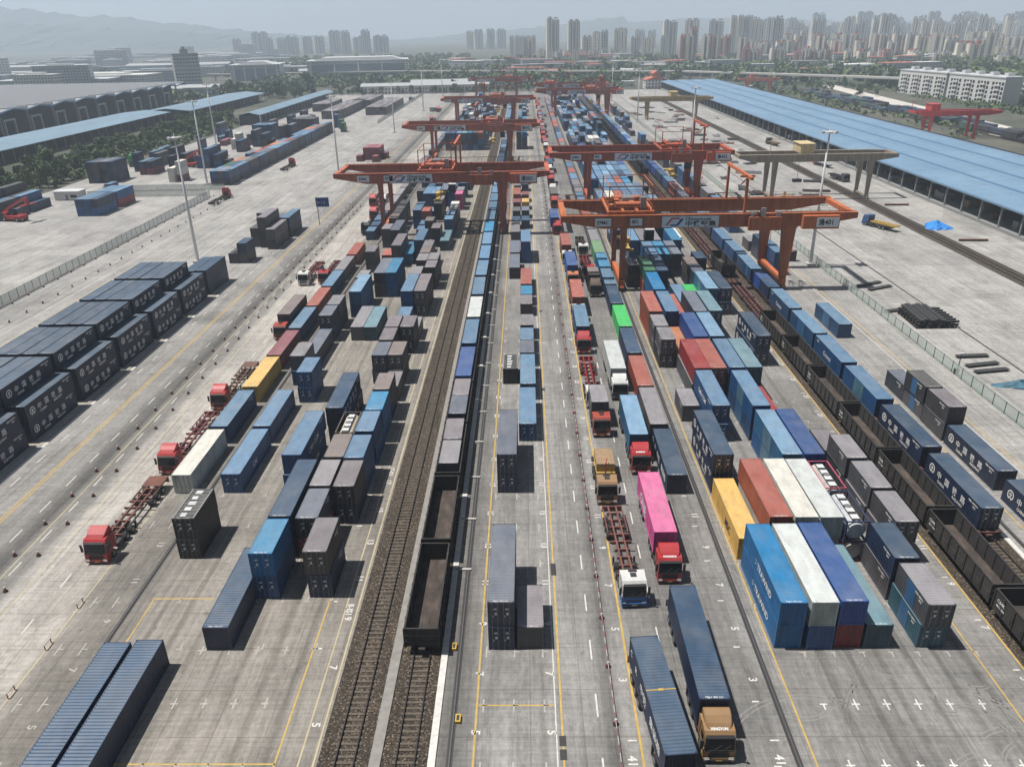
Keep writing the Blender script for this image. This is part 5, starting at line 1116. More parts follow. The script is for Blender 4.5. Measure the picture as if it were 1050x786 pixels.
for k, y in enumerate(TR2[:28]): flat(51.05, y, 'flat wagon under its container, %s of the train beside the coal wagons' % ORD[k], 'flat wagons of the container train', low=k > 10)
b = MB()
for y in TR2[28:]: b.col = (.05, .03, .03); b.box(49.7, 52.4, y, y + 12.9, .7, 1.28)
o = ob('far_wagon_line', b.mesh('far_wagon_line', ['stuff_paint'])); tag(o, 'far flat wagons of the container train near the last cranes', 'wagons'); o['kind'] = 'stuff'
rr = random.Random(9)
b = MB()
for x in (238, 243.5, 249, 255):
    y = 260 + rr.uniform(0, 40)
    while y < 700:
        if rr.random() < .75: b.col = rr.choice([(.03, .05, .09), (.02, .02, .022), (.03, .08, .15), (.05, .1, .08), (.05, .05, .05)]); b.box(x - 1.5, x + 1.5, y, y + 13, .8, rr.choice((2.2, 3.0, 3.9)))
        y += 13.6
o = ob('far_wagon_line', b.mesh('far_wagon_line', ['stuff_paint'])); tag(o, 'sidings full of dark wagons beyond the red gantry crane', 'wagons'); o['kind'] = 'stuff'

# ================================================================== LORRIES
def cab_meshes():
    b = MB(); pr = [(0.05, .62), (0.0, 1.40), (.22, 2.62), (.5, 2.98), (2.1, 3.08), (2.2, 2.9), (2.25, 1.0), (1.95, .95), (1.8, 1.12), (1.4, 1.22), (1.0, 1.12), (.85, .9), (.8, .62)]
    b.prism(pr, 'x', -1.2, 1.2)
    b.hexa([(-1.25, -.1, .3), (1.25, -.1, .3), (1.25, .75, .3), (-1.25, .75, .3), (-1.23, -.06, .64), (1.23, -.06, .64), (1.23, .75, .64), (-1.23, .75, .64)])
    for x in (-1, 1):                                                # corner fairings, door seams and steps
        b.prism([(.0, .66), (.02, 1.42), (.28, 1.5), (.3, .66)], 'x', x * 1.2, x * 1.26); b.box(x * 1.2, x * 1.225, .82, 1.5, .95, 1.5)
        b.prism([(1.5, 3.0), (2.2, 3.05), (2.2, 1.2), (1.9, 1.2)], 'x', x * 1.201, x * 1.24)
    cab = b.mesh('cab', ['truck_paint'])
    b = MB(); n = 6; xs_ = [-1.08, -1.0, -.5, .5, 1.0, 1.08]
    prof = [(.62, 2.99, .8), (.95, 3.3, .95), (1.45, 3.62, 1.0), (1.95, 3.78, 1.0), (2.15, 3.7, 1.0), (2.15, 3.08, 1.0)]
    for (y0, z0, s0), (y1, z1, s1) in zip(prof, prof[1:]):
        for a, c in zip(range(5), range(1, 6)):
            d = lambda q, z: z - (.12 if q in (0, 5) else 0)
            b.face([(xs_[a] * s0, y0, d(a, z0)), (xs_[c] * s0, y0, d(c, z0)), (xs_[c] * s1, y1, d(c, z1)), (xs_[a] * s1, y1, d(a, z1))])
    for x in (-1, 1): b.face([(x * 1.08 * .8, .62, 2.87), (x * 1.08, 2.15, 2.9), (x * 1.08, 2.15, 3.58), (x * 1.08, 1.45, 3.5), (x * 1.03, .95, 3.18)])
    defl = b.mesh('roof_deflector', ['truck_paint'])
    b = MB(); b.face([(-1.16, -.0, 1.46), (1.16, -.0, 1.46), (1.1, .2, 2.6), (-1.1, .2, 2.6)])
    for x in (-1, 1): b.face([(x * 1.16, -.0, 1.46), (x * 1.205, .3, 1.55), (x * 1.205, .42, 2.5), (x * 1.1, .2, 2.6)])
    wind = b.mesh('windscreen', ['glass'])
    b = MB()
    for x in (-1.206, 1.206): b.face([(x, .5, 1.58), (x, 1.3, 1.58), (x, 1.3, 2.42), (x, .6, 2.42)])
    side = b.mesh('side_window', ['glass'])
    b = MB()
    for k in range(4): z = .74 + k * .16; b.box(-.85 + .04 * k, .85 - .04 * k, -.03 + .008 * k, .05, z, z + .1)
    b.box(-.95, .95, -.12, -.101, .33, .5); b.box(-1.1, 1.1, -.03, .1, 1.36, 1.45)
    for x in (-.35, .4): b.bar((x, -.02, 1.5), (x + .5, .06, 1.95), .02, 0)
    grille = b.mesh('grille', ['dark_metal'])
    b = MB(); b.box(-.2, .2, -.115, -.085, .44, .6); b.box(-.2, .2, -.08, -.06, .62, .72); lamp = b.mesh('headlight', ['headlight'])
    b = MB(); b.box(-.12, .12, -.02, .1, -.35, .4); b.box(-.12, .12, -.1, .0, .45, .6); b.bar((0, .05, .3), (.0, .25, .5), .03, 0); mir = b.mesh('mirror', ['dark_metal'])
    b = MB(); b.prism([(.08, 2.60), (.3, 2.74), (.31, 2.70), (.10, 2.55)], 'x', -1.1, 1.1); vis = b.mesh('sun_visor', ['visor'])
    b = MB(); b.box(-.3, .3, 1.05, 1.6, 3.05, 3.12); b.box(-.42, .42, 1.75, 2.05, 3.07, 3.2); hat = b.mesh('roof_hatch', ['dark_metal'])
    b = MB(); b.box(-.24, .24, -.14, -.125, .36, .48); plate = b.mesh('number_plate', ['yellow_paint'])
    return cab, defl, wind, side, grille, lamp, mir, vis, hat, plate
CABM = cab_meshes()
b = MB(); b.bar((-.16, 0, 0), (.16, 0, 0), .5, 0, 16); b.bar((-.165, 0, 0), (.165, 0, 0), .28, 1, 10); WHEEL = b.mesh('wheel', ['rubber', 'steel'])
b = MB(); b.bar((-.3, 0, 0), (.3, 0, 0), .5, 0, 16); b.bar((-.305, 0, 0), (.305, 0, 0), .26, 1, 10); DUAL = b.mesh('wheel', ['rubber', 'steel'])
def chassis_mesh(L, deck):
    b = MB()
    for x in (-.45, .45): b.box(x - .08, x + .08, 1.6, 6.6, .72, .98); b.box(x - .09, x + .09, 3.6, L, 1.12, 1.36, 1)
    for x in (-.95, .95): b.box(x - .26, x + .26, 2.5, 3.7, .5, 1.0, 0); b.box(x - .2, x + .2, 4.0 - .2, 4.05, .55, .95, 0)
    b.box(-.6, .6, 4.4, 5.6, .985, 1.115, 0); b.box(-.5, .5, 2.3, 2.5, 1.0, 2.4, 0)
    n = 9; y0 = 3.7
    for k in range(n + 1): y = y0 + (L - .15 - y0) * k / n; wd = 1.2 if k in (0, 4, 5, n) else .8; b.box(-wd, wd, y - .09, y + .09, 1.10, 1.365, 1)
    for x in (-1.12, 1.12):
        b.box(x - .05, x + .05, L - 5.2, L - .3, 1.15, 1.3, 1); b.box(x - .1, x + .1, 6.7, 6.9, .1, 1.1, 0)
    b.box(-1.2, 1.2, L - .15, L - .05, .6, 1.3, 1)
    if deck: b.box(-1.2, 1.2, L - 2.4, L, 1.37, 1.42, 1)
    return b.mesh('chassis', ['dark_metal', 'paint'])
CH = {(L, d): chassis_mesh(L, d) for L in (9.5, 16.2, 17.6) for d in (0, 1)}
DEFL = {}
def truck(x, y, col, label, L=16.2, ch=(.12, .04, .035), rz=0.0, deck=0, defl=True, low=False, lower=None, sign=None, group=None):
    o = ob('container_lorry', None, None, (x, y, 0), rz); tag(o, label, 'lorry', group)
    cab, df, wind, side, grille, lamp, mir, vis, hat, plate = CABM
    ob('cab', cab, o, color=col); ob('chassis', CH[(L, deck)], o, color=tuple(c * .62 for c in ch)); ob('windscreen', wind, o); ob('grille', grille, o); 
    if defl: ob('roof_deflector', df, o, color=col)
    if lower:
        k = 'lower'
        if k not in DEFL: b = MB(); b.box(-1.262, 1.262, -.02, .84, .66, 1.32); b.box(-1.262, 1.262, -.115, .84, .28, .655); DEFL[k] = b.mesh('front_panel', ['truck_paint'])
        ob('front_panel', DEFL[k], o, color=lower)
    if low:
        for yy in (1.4, 5.2, L - 3.2): ob('wheel', DUAL, o, (-.95, yy, .5)); ob('wheel', DUAL, o, (.95, yy, .5))
        return o
    ob('side_window', side, o); ob('sun_visor', vis, o); ob('number_plate', plate, o)
    if not defl: ob('roof_hatch', hat, o)
    for s in (-1, 1): ob('headlight', lamp, o, (s * .95, 0, 0)); ob('mirror', mir, o, (s * 1.42, .05, 1.95))
    for s in (-1, 1):
        ob('wheel', WHEEL, o, (s * 1.05, 1.4, .5))
        for yy in ((4.6, 5.9) if L > 10 else (6.2, 7.5)): ob('wheel', DUAL, o, (s * .93, yy, .5))
        if L > 10:
            for yy in (L - 4.6, L - 3.3, L - 2.0): ob('wheel', DUAL, o, (s * .93, yy, .5))
    if sign:
        b = MB(); add_text(b, sign, .3, (-.72, .53, 3.02), (1, 0, 0), (0, .75, .5), bold=.015); ob('lettering', b.mesh('lettering', ['lettering']), o)
    return o
RED, ORR, WHT, GLD, TAN, BRO = (.38, .018, .024), (.34, .045, .025), (.58, .58, .56), (.27, .155, .065), (.28, .17, .085), (.09, .065, .045)
def load(x, y, L, c, opt, label, rz=0.0, z=1.38):
    r_ = dict(x=x, y=y, z=z, L=L, h=2.9 if L == 45 else 2.7, c=c, opt=opt, row='r', n=0, lv=0, lvs=1); o = container(r_, label, None)
    if rz: o.rotation_euler = (0, 0, rz); o.location = (x, y, z)
    return o
truck(11.35, 36.6, BRO, 'lorry under the navy railway box at the bottom edge of the queue', rz=.085, ch=(.3, .08, .04))
load(11.06, 39.95, 40, 'crn', ['l=CRM'], 'navy railway container with yellow strap on the frontmost queue lorry', .085)
o = ob('lashing_strap', (lambda b: (b.box(-1.23, 1.23, -.05, .05, 0, .01), b.box(-.2, .2, -.12, .12, .011, .02), b.mesh('lashing_strap', ['yellow_paint']))[-1])(MB()), None, (11.06 - 6.1 * .085, 46.05, 4.1), .085); tag(o, 'yellow lashing strap across the roof of the frontmost navy container', 'strap')
truck(10.45, 60.4, WHT, 'white cabbed lorry with blue bumper and empty pinkish chassis', rz=.036, lower=(.01, .12, .4), ch=(.30, .12, .10), defl=False)
truck(9.6, 78.7, TAN, 'tan lorry carrying a yellowish box with a small red jib', L=9.5, ch=(.1, .08, .06), defl=False)
b = MB(); b.box(-1.2, 1.2, 0, 4.4, 0, .14); b.box(-1.15, 1.15, .3, 4.3, .141, 1.25, 1); b.box(-1.16, 1.16, .29, .299, .3, 1.0, 0)
o = ob('crate_load', b.mesh('crate_load', ['yellow_paint', 'tyre_wood']), None, (9.85, 83.6, 1.43)); tag(o, 'tan topped crate with yellow end, riding on the tan lorry', 'crate')
b = MB(); b.bar((0, 0, 0), (0, 0, 2.4), .1, 0, 6); b.bar((0, 0, 2.3), (.3, 1.6, 2.1), .07, 0, 6); b.bar((0, 0, .6), (-.6, -.5, .3), .06, 1, 5); b.bar((0, 0, .6), (.6, -.5, .3), .06, 1, 5)
tag(ob('jib_crane', b.mesh('jib_crane', ['barrier_red', 'yellow_paint']), None, (9.7, 82.6, 1.2)), 'small red post jib between the tan cab and its crate', 'jib')
truck(10.5, 95.7, ORR, 'orange red lorry carrying one short grey container', sign=None, defl=False); load(10.45, 98.9, 20, 'grey', ['l=CODE20'], 'short grey container riding behind an orange red cab')
truck(10.2, 104.9, WHT, 'white roofed lorry with an empty bright red skeletal trailer', L=17.6, ch=(.40, .03, .03), defl=False)
truck(10.2, 126.5, RED, 'red lorry under a steel blue container in the queue'); load(10.25, 129.8, 40, 'steel', [], 'steel blue container on the queue lorry with red cab')
truck(10.4, 143.3, WHT, 'white cabbed lorry carrying the salmon container nearest the road', defl=False); load(10.5, 146.7, 40, 'sal', [], 'salmon container on the white cabbed lorry by the road')
truck(10.6, 166.3, (.5, .17, .08), 'pale orange roofed lorry under a bright blue container', defl=False); load(10.65, 169.7, 40, 'roy', [], 'bright blue container behind the pale orange lorry roof')
truck(10.2, 184.4, WHT, 'white lorry under a salmon container just short of the crane', defl=False); load(10.2, 187.8, 40, 'sal', [], 'salmon container on the lorry stopped just short of the crane')
truck(9.0, 214.6, RED, 'red lorry in the shadow line of the first orange crane', low=True); load(8.4, 218.7, 40, 'roy', [], 'blue container on the red lorry passing the crane tip')
truck(9.6, 250.4, RED, 'red lorry under a dark box past the crane tip', low=True); load(9.6, 253.9, 40, 'dkg', [], 'dark container on the second red lorry past the crane tip')
truck(9.8, 272, WHT, 'white lorry with empty trailer between two red lorries', low=True); truck(9.8, 291, RED, 'red lorry behind the white one, past the crane tip', low=True); load(9.8, 294.4, 20, 'mar', [], 'maroon short box on the third red lorry past the crane tip')
truck(14.7, 42.5, GLD, 'golden brown lorry pulling the longest navy container', rz=.0, L=17.6, ch=(.06, .06, .06), sign='XINGYUN'); load(14.62, 44.9, 45, 'navy', [], 'longest navy container, behind the golden brown cab')
truck(14.6, 64.0, RED, 'bright red lorry pulling the pink container', sign='HONGDA'); load(14.57, 67.4, 40, 'pnk', ['l=ONE'], 'pink container with white lettering on the bright red lorry')
truck(14.65, 85.6, RED, 'bright red lorry ahead of a light blue container', sign='SHIFENG'); load(14.65, 89.1, 40, 'lbl', [], 'light blue container on the second bright red lorry')
truck(14.45, 107.6, (.6, .61, .6), 'white roofed dark fronted lorry pulling a pale grey box', lower=(.03, .03, .035), defl=True); load(14.4, 110.9, 40, 'wh2', ['l=CODE'], 'pale grey van box behind the dark fronted lorry')
truck(15.0, 158.5, BRO, 'dark brown lorry with one short mauve box'); load(14.9, 161.9, 20, 'brn', [], 'short brownish box behind the dark brown cab')
truck(14.6, 172.0, RED, 'red lorry with an empty dark red trailer, behind the dark brown one', ch=(.36, .03, .03), defl=False)
truck(14.7, 191.2, WHT, 'white cabbed lorry with empty trailer beside the crane leg', ch=(.1, .06, .05), defl=False)
truck(-47.45, 67.8, RED, 'red lorry with empty brown trailer and flat rear deck', ch=(.26, .10, .07), deck=1, sign=None)
truck(-47.5, 86.5, RED, 'red lorry beside the white container, trailer empty', ch=(.30, .09, .09))
truck(-47.6, 105.4, RED, 'red lorry beside the yellow container with empty trailer', ch=(.24, .13, .09), deck=1)
truck(-46.65, 134.9, ORR, 'red lorry hauling a grey container in the pale lane', defl=False); load(-46.6, 138.5, 40, 'brn', [], 'brownish grey container hauled along the pale lane')
truck(-51.3, 169.4, WHT, 'white cabbed lorry with empty red trailer in the pale lane', ch=(.28, .05, .04), defl=False)
truck(-46.8, 170.2, RED, 'dark red lorry beside the white cabbed one, trailer empty', ch=(.22, .06, .05), defl=False)
truck(-46.2, 218.6, (.05, .05, .05), 'black lorry waiting by the slim crane legs', low=True, defl=False); truck(-47.3, 237.6, RED, 'red lorry waiting beyond the slim crane legs', low=True)
truck(-51.2, 258.3, RED, 'red lorry beyond the crane on the road side', low=True); truck(-47.6, 257.2, WHT, 'white lorry beyond the crane next to a red one', low=True)
truck(-107.2, 278.5, RED, 'red flat lorry at the mouth of the container depot', low=True, ch=(.08, .05, .04), rz=math.pi); truck(-103.0, 349, RED, 'red flat lorry passing the long depot row', low=True, ch=(.08, .05, .04), rz=math.pi)
rr = random.Random(31)
for k in range(16):
    y = 318 + k * 22 + rr.uniform(-3, 3); truck(10.2 + rr.uniform(-.4, .6), y, rr.choice((RED, RED, ORR, WHT)), 'lorry far up the queue beyond the second orange crane', low=True, group='lorries far up the queue')
    if rr.random() < .6: o = load(10.3, y + 3.5, 40, rc('navy mar dkg blue sal grey'), [], 'box on a lorry far up the queue'); o['group'] = 'boxes on lorries far up the queue'
for k, (x, y) in enumerate(((-63, 590), (-100, 640), (-98, 700), (-60, 520))): truck(x, y, rr.choice((RED, (.1, .12, .2))), 'lone lorry crossing the empty apron, %s from the near end' % ORD[k], low=True)
def pallet_truck(x, y, rz, col, lc, label):
    o = ob('flatbed_lorry', None, None, (x, y, 0), rz); tag(o, label, 'lorry')
    ob('cab', CABM[0], o, color=col); ob('chassis', CH[(9.5, 1)], o, color=(.08, .08, .08)); ob('windscreen', CABM[2], o)
    b = MB()
    for k in range(9): b.box(-1.25, 1.25, 3.0 + k * .95, 3.45 + k * .95, 1.45, 1.75)
    b.box(-1.2, 1.2, 2.8, 11.4, 1.38, 1.449); ob('load_frame', b.mesh('load_frame', [lc]), o)
    for s in (-1, 1):
        for yy in (1.4, 6.2, 7.5): ob('wheel', DUAL, o, (s * .93, yy, .5))
pallet_truck(98.3, 222.5, R(205), (.03, .08, .2), 'yellow_paint', 'blue flatbed lorry loaded with yellow frames near the rails')
pallet_truck(121, 330, R(195), (.4, .05, .06), 'light_grey', 'red and white lorry parked at the blue roofed shed'); pallet_truck(118, 288, R(10), (.05, .05, .06), 'dark_metal', 'dark lorry parked by the brown gantry at the shed'); pallet_truck(120, 395, R(190), (.06, .05, .05), 'tyre_wood', 'dark lorry unloading far along the blue roofed shed')

# ================================================================== CRANES
def crane(name, label, xw, xe, x0, x1, y, col, num, tx, fx, zt=16.6, gap=16.0, board=8, low=False, cn='渝'):
    r = ob(name, None, None, (0, y, 0)); tag(r, label, 'gantry crane'); gz = zt - 2.75
    cp = 'crane_paint'
    g = MB(); t0, t1 = x0 + 9, x1 - 9
    g.prism([(x0, zt - 1.15), (t0, gz), (t1, gz), (x1, zt - 1.15), (x1, zt), (x0, zt)], 'y', -.75, .75)
    g.box(x0, x1, -.95, .95, zt + .001, zt + .08)
    for k in range(int((x1 - x0) / 2.4)): x = x0 + 1 + k * 2.4; g.box(x - .04, x + .04, -.79, -.751, gz + .6 if t0 < x < t1 else zt - 1.0, zt - .05)
    gm = g.mesh('main_girder', [cp])
    for yy in (0, gap):
        go = ob('main_girder', gm, r, (0, yy, 0), color=col)
        if not low:
            h = MB(); s = -.9 if yy == 0 else .9
            for k in range(int((x1 - x0) / 2)): x = x0 + .5 + k * 2; h.bar((x, s, zt + .08), (x, s, zt + 1.15), .03, 0)
            h.bar((x0 + .4, s, zt + 1.15), (x1 - .4, s, zt + 1.15), .03, 0); h.bar((x0 + .4, s, zt + .65), (x1 - .4, s, zt + .65), .025, 0)
            ob('handrail', h.mesh('handrail', [cp]), go, color=col)
            h = MB(); h.box(x0 + 1, x1 - 1, .25 * (1 if yy == 0 else -1) - .06, .25 * (1 if yy == 0 else -1) + .06, zt + .081, zt + .2); ob('trolley_rail', h.mesh('trolley_rail', ['rail_steel']), go)
    bright = tuple(min(1, c * 1.35) for c in col)
    e = MB(); e.box(-.6, .6, .76, gap - .76, zt - 1.1, zt - .05); em = e.mesh('end_beam', [cp])
    for x in (x0 + .6, x1 - .6): ob('end_beam', em, r, (x, 0, 0), color=bright)
    def leg(w_top, w_bot): 
        b = MB(); b.hexa([(-w_bot, -.5, 2.4), (w_bot, -.5, 2.4), (w_bot, .5, 2.4), (-w_bot, .5, 2.4), (-w_top, -.72, gz), (w_top, -.72, gz), (w_top, .72, gz), (-w_top, .72, gz)])
        b.box(-w_top - .15, w_top + .15, -.78, .78, gz - .35, gz - .002); return b.mesh('leg', [cp])
    lw, le = leg(.62, .5), leg(1.45, .7)
    bg = MB(); bg.box(-.4, .4, -1.9, 1.9, .75, 1.15); 
    for q in (-1.4, -.5, .5, 1.4): bg.bar((-.12, q, .45), (.12, q, .45), .36, 1, 12)
    bg.box(-.55, .55, -.5, .5, .3, .7, 0); bm_ = bg.mesh('bogie', ['crane_paint', 'dark_metal'])
    for x, lm in ((xw, lw), (xe, le)):
        for yy in (0, gap): ob('leg', lm, r, (x, yy, 0), color=col); ob('bogie', bm_, r, (x, yy, 0), color=tuple(c * .9 for c in col))
        s = MB(); s.box(-.5, .5, -1.2, gap + 1.2, 1.16, 2.39); ob('sill_beam', s.mesh('sill_beam', [cp]), r, (x, 0, 0), color=bright)
    # stiffening box, electric cabinets and the number housing on the front of the wide-leg end
    b = MB(); b.box(xe - 9, xe - 2.2, -1.7, -.8, gz - .6, zt - .55); ob('machinery_box', b.mesh('machinery_box', [cp]), r, color=tuple(c * 1.1 for c in col))
    b = MB(); b.box(xe - 6.6, xe - 5.6, -1.4, -.85, zt - .54, zt + 1.3); b.box(xe - 8.6, xe - 8, -1.4, -.8, zt - .54, zt + .3); b.box(xe - 3.3, xe - 2.5, -1.4, -.8, zt - .54, zt + .5); ob('electric_cabinet', b.mesh('electric_cabinet', ['steel']), r)
    b = MB(); b.box(xe + 2.2, xe + 9.8, -2.2, -.8, gz - .3, zt - .3); ob('number_housing', b.mesh('number_housing', [cp]), r, color=bright)
    if not low:
        b = MB()
        for x, yy in ((xw + .75, -.3), (xe + 1.5, gap - .3)):
            for s_ in (0, .5): b.bar((x, yy + s_, 1.5), (x, yy + s_, zt), .035, 0)
            for q in range(int(zt / .6)): b.bar((x, yy, 1.6 + q * .58), (x, yy + .5, 1.6 + q * .58), .025, 0)
        for q in range(4):                                            # zigzag stair up the wide leg
            z0 = 2.4 + q * (gz - 2.6) / 4; z1 = 2.4 + (q + 1) * (gz - 2.6) / 4; ya, yb = (1.0, 4.4) if q % 2 == 0 else (4.4, 1.0)
            for s_ in (.0, .8): b.bar((xe + 1.2 + s_, ya, z0), (xe + 1.2 + s_, yb, z1), .07, 0); b.bar((xe + 1.2 + s_, ya, z0 + 1), (xe + 1.2 + s_, yb, z1 + 1), .03, 0)
            b.box(xe + 1.1, xe + 2.1, min(yb, yb + (.9 if q % 2 == 0 else -.9)), max(yb, yb + (.9 if q % 2 == 0 else -.9)), z1 - .06, z1)
        ob('access_ladder', b.mesh('access_ladder', [cp]), r, color=bright)
        b = MB(); n = 22
        for q in range(n):                                            # festoon power cable in loops under the walkway
            xa, xb = tx + (x1 - 4 - tx) * q / n, tx + (x1 - 4 - tx) * (q + 1) / n
            for u in range(4): b.bar((xa + (xb - xa) * u / 4, gap + 1.1, zt - .2 - .9 * math.sin(math.pi * u / 4)), (xa + (xb - xa) * (u + 1) / 4, gap + 1.1, zt - .2 - .9 * math.sin(math.pi * (u + 1) / 4)), .05, 0)
        ob('power_cable', b.mesh('power_cable', ['dark_metal']), r)
    def board_(xa, xb, za, zb, yy, texts, logo=False):
        b = MB(); b.box(xa, xb, yy - .06, yy, za, zb); s = ob('sign_board', b.mesh('sign_board', ['sign_white']), r)
        for tx_, u, v, sz, sxx in texts:
            t = MB(); add_text(t, tx_, sz, (xa + u, yy - .066, za + v), (1, 0, 0), (0, 0, 1), 0, sx=sxx, bold=.03 * sz); ob('lettering', t.mesh('lettering', ['black_letter']), s)
        if logo:
            for mt, pts in (('red_letter', ((.7, .45), (2.0, 2.05), (3.9, 2.05), (3.55, 1.72), (2.2, 1.72), (1.2, .55), (1.9, .45))), ('blue_letter', ((1.9, .28), (3.4, .28), (4.5, 1.6), (4.4, 1.95), (3.55, 1.55), (3.75, 1.5), (3.1, .62), (1.7, .62)))):
                l = MB(); l.face([(xa + u, yy - .066, za + v) for u, v in pts]); ob('logo', l.mesh('logo', [mt]), s)
    f = -.8
    board_(xw + board, xw + board + 12, gz + .15, zt - .25, f, (('CRIntermodal', 4.9, 1.42, .95, 1.0), ('中铁联集', 4.9, .3, 1.22, 1.35)), True)
    board_(xw - 6.2, xw - 2.8, zt - 2.2, zt - .5, f, (('ZPMC', .35, .45, 1.0, .95),))
    board_(xw + 1.3, xw + 3.8, zt - 2.1, zt - .6, f, ((num, .2, .4, 1.15, .95),))
    board_(xe + 5.0, xe + 9.6, gz + .1, zt - .7, -2.21, ((cn + num, .35, .5, 1.5, .88),))
    # trolley with hoist, cage and spreader
    tr = ob('trolley', None, r, (tx, 0, 0)); b = MB(); z = zt + .25
    for yy in (.3, gap - .3): b.box(-5, 5, yy - .3, yy + .3, z, z + .5)
    for x in (-4.7, -1.5, 1.5, 4.7): b.box(x - .25, x + .25, .6, gap - .6, z + .02, z + .48)
    for q in range(6): b.box(-4.4 + q * 1.5, -3.4 + q * 1.5, 4 + (q % 3) * 2, 5.6 + (q % 3) * 2, z + .5, z + 1.1 + (q % 2) * .7)
    b.bar((-3, 4, z + 1.2), (3, 4, z + 1.2), .6, 0, 10); b.bar((-3, 11, z + 1.2), (3, 11, z + 1.2), .6, 0, 10)
    ob('trolley_frame', b.mesh('trolley_frame', [cp]), tr, color=bright)
    b = MB()
    for x in (-4.6, 4.6):
        for yy in (1, gap - 1): b.bar((x, yy, z + .5), (x, yy, z + 5.6), .16, 0)
    for yy in (1, gap - 1): b.bar((-4.7, yy, z + 5.6), (4.7, yy, z + 5.6), .11, 0)
    for x in (-4.6, 4.6): b.bar((x, .9, z + 5.6), (x, gap - .9, z + 5.6), .11, 0); b.bar((x, .2, z + 1.5), (x, gap - .2, z + 1.5), .05, 0)
    for yy in (-.2, gap + .2): b.bar((-5.5, yy, z + 1.5), (5.5, yy, z + 1.5), .05, 0); [b.bar((x, yy, z), (x, yy, z + 1.5), .04, 0) for x in (-5.4, -3, -1, 1, 3, 5.4)]
    ob('cage', b.mesh('cage', [cp]), tr, color=bright)
    b = MB(); b.box(-1.2, 1.2, 5, 8.5, z + .5, z + 2.4); b.box(2.4, 3.6, 3, 4.2, z + .5, z + 2.8); ob('hoist_house', b.mesh('hoist_house', ['steel']), tr)
    b = MB(); b.box(3.4, 5.4, 1.2, 3.4, gz - 3.2, gz - .9); b.box(3.3, 5.5, 1.1, 3.5, gz - .9, gz - .75, 1); ob('operator_cabin', b.mesh('operator_cabin', ['glass', 'light_grey']), tr)
    b = MB(); sz = gz - 5.5; b.box(-.5, .5, gap / 2 - 6, gap / 2 + 6, sz, sz + .5); 
    for yy in (gap / 2 - 6, gap / 2 + 5.5): b.box(-1.25, 1.25, yy, yy + .5, sz - .2, sz + .3)
    b.box(-1, 1, gap / 2 - 2, gap / 2 + 2, sz + .5, sz + 1.3)
    ob('spreader', b.mesh('spreader', ['yellow_paint']), tr)
    b = MB()
    for x in (-.9, .9):
        for yy in (gap / 2 - 1.8, gap / 2 + 1.8): b.bar((x, yy, sz + 1.3), (x * 1.4, yy, z), .05, 0)
    ob('hoist_rope', b.mesh('hoist_rope', ['dark_metal']), tr)
    # maintenance frame straddling the girders
    b = MB()
    for yy in (0, gap): b.bar((0, yy, zt + .08), (0, yy, zt + 7.6), .36, 0, 4)
    b.bar((0, -3.2, zt + 7.7), (0, gap + 1, zt + 7.7), .42, 0, 4); b.bar((-1.4, -.1, zt + 6.0), (-.05, -.1, zt + 7.4), .15, 0, 4); b.bar((-1.6, 0, zt + 7.7), (1.4, 0, zt + 7.7), .3, 0, 4)
    ob('service_jib', b.mesh('service_jib', [cp]), r, (fx, 0, 0), color=bright)
    return r
OE, OW = (.37, .10, .03), (.36, .09, .045)
crane('gantry_crane', 'orange gantry crane numbered 401, nearest on the lorry queue side', 21.05, 56.3, 7.6, 70.3, 163.6, OE, '401', 22.5, 46.5)
crane('gantry_crane', 'orange gantry crane behind 401 with trolley over the coal wagons', 21.05, 56.3, 7.9, 67.6, 256.5, (.36, .07, .03), '402', 49, 57.5)
crane('gantry_crane', 'distant orange gantry crane before the white house, wide leg side', 21.05, 56.3, 7.4, 65.5, 545, OW, '403', 45, 52)
crane('gantry_crane', 'most distant orange gantry crane over the dense blue stacks', 21.05, 56.3, 7.4, 63.5, 612, OW, '404', 20, 34)
crane('gantry_crane', 'red orange gantry crane numbered 501 over the double track', -40.58, -6.4, -53.4, 6.9, 218, OW, '501', -25, -19, zt=17.3, board=2.8)
crane('gantry_crane', 'second red orange crane over the double track, behind 501', -40.58, -6.4, -53.4, 6.9, 350, OW, '502', -14, -21, zt=16.2, board=3)
crane('gantry_crane', 'third red orange crane over the double track, half hidden', -40.58, -6.4, -49.5, 6.9, 482, OW, '503', -16, -24, zt=17.1, board=4)
crane('gantry_crane', 'farthest red orange crane against the low white warehouse', -40.58, -6.4, -47, 6.9, 690, OW, '504', -12, -20, zt=17.2, board=4)

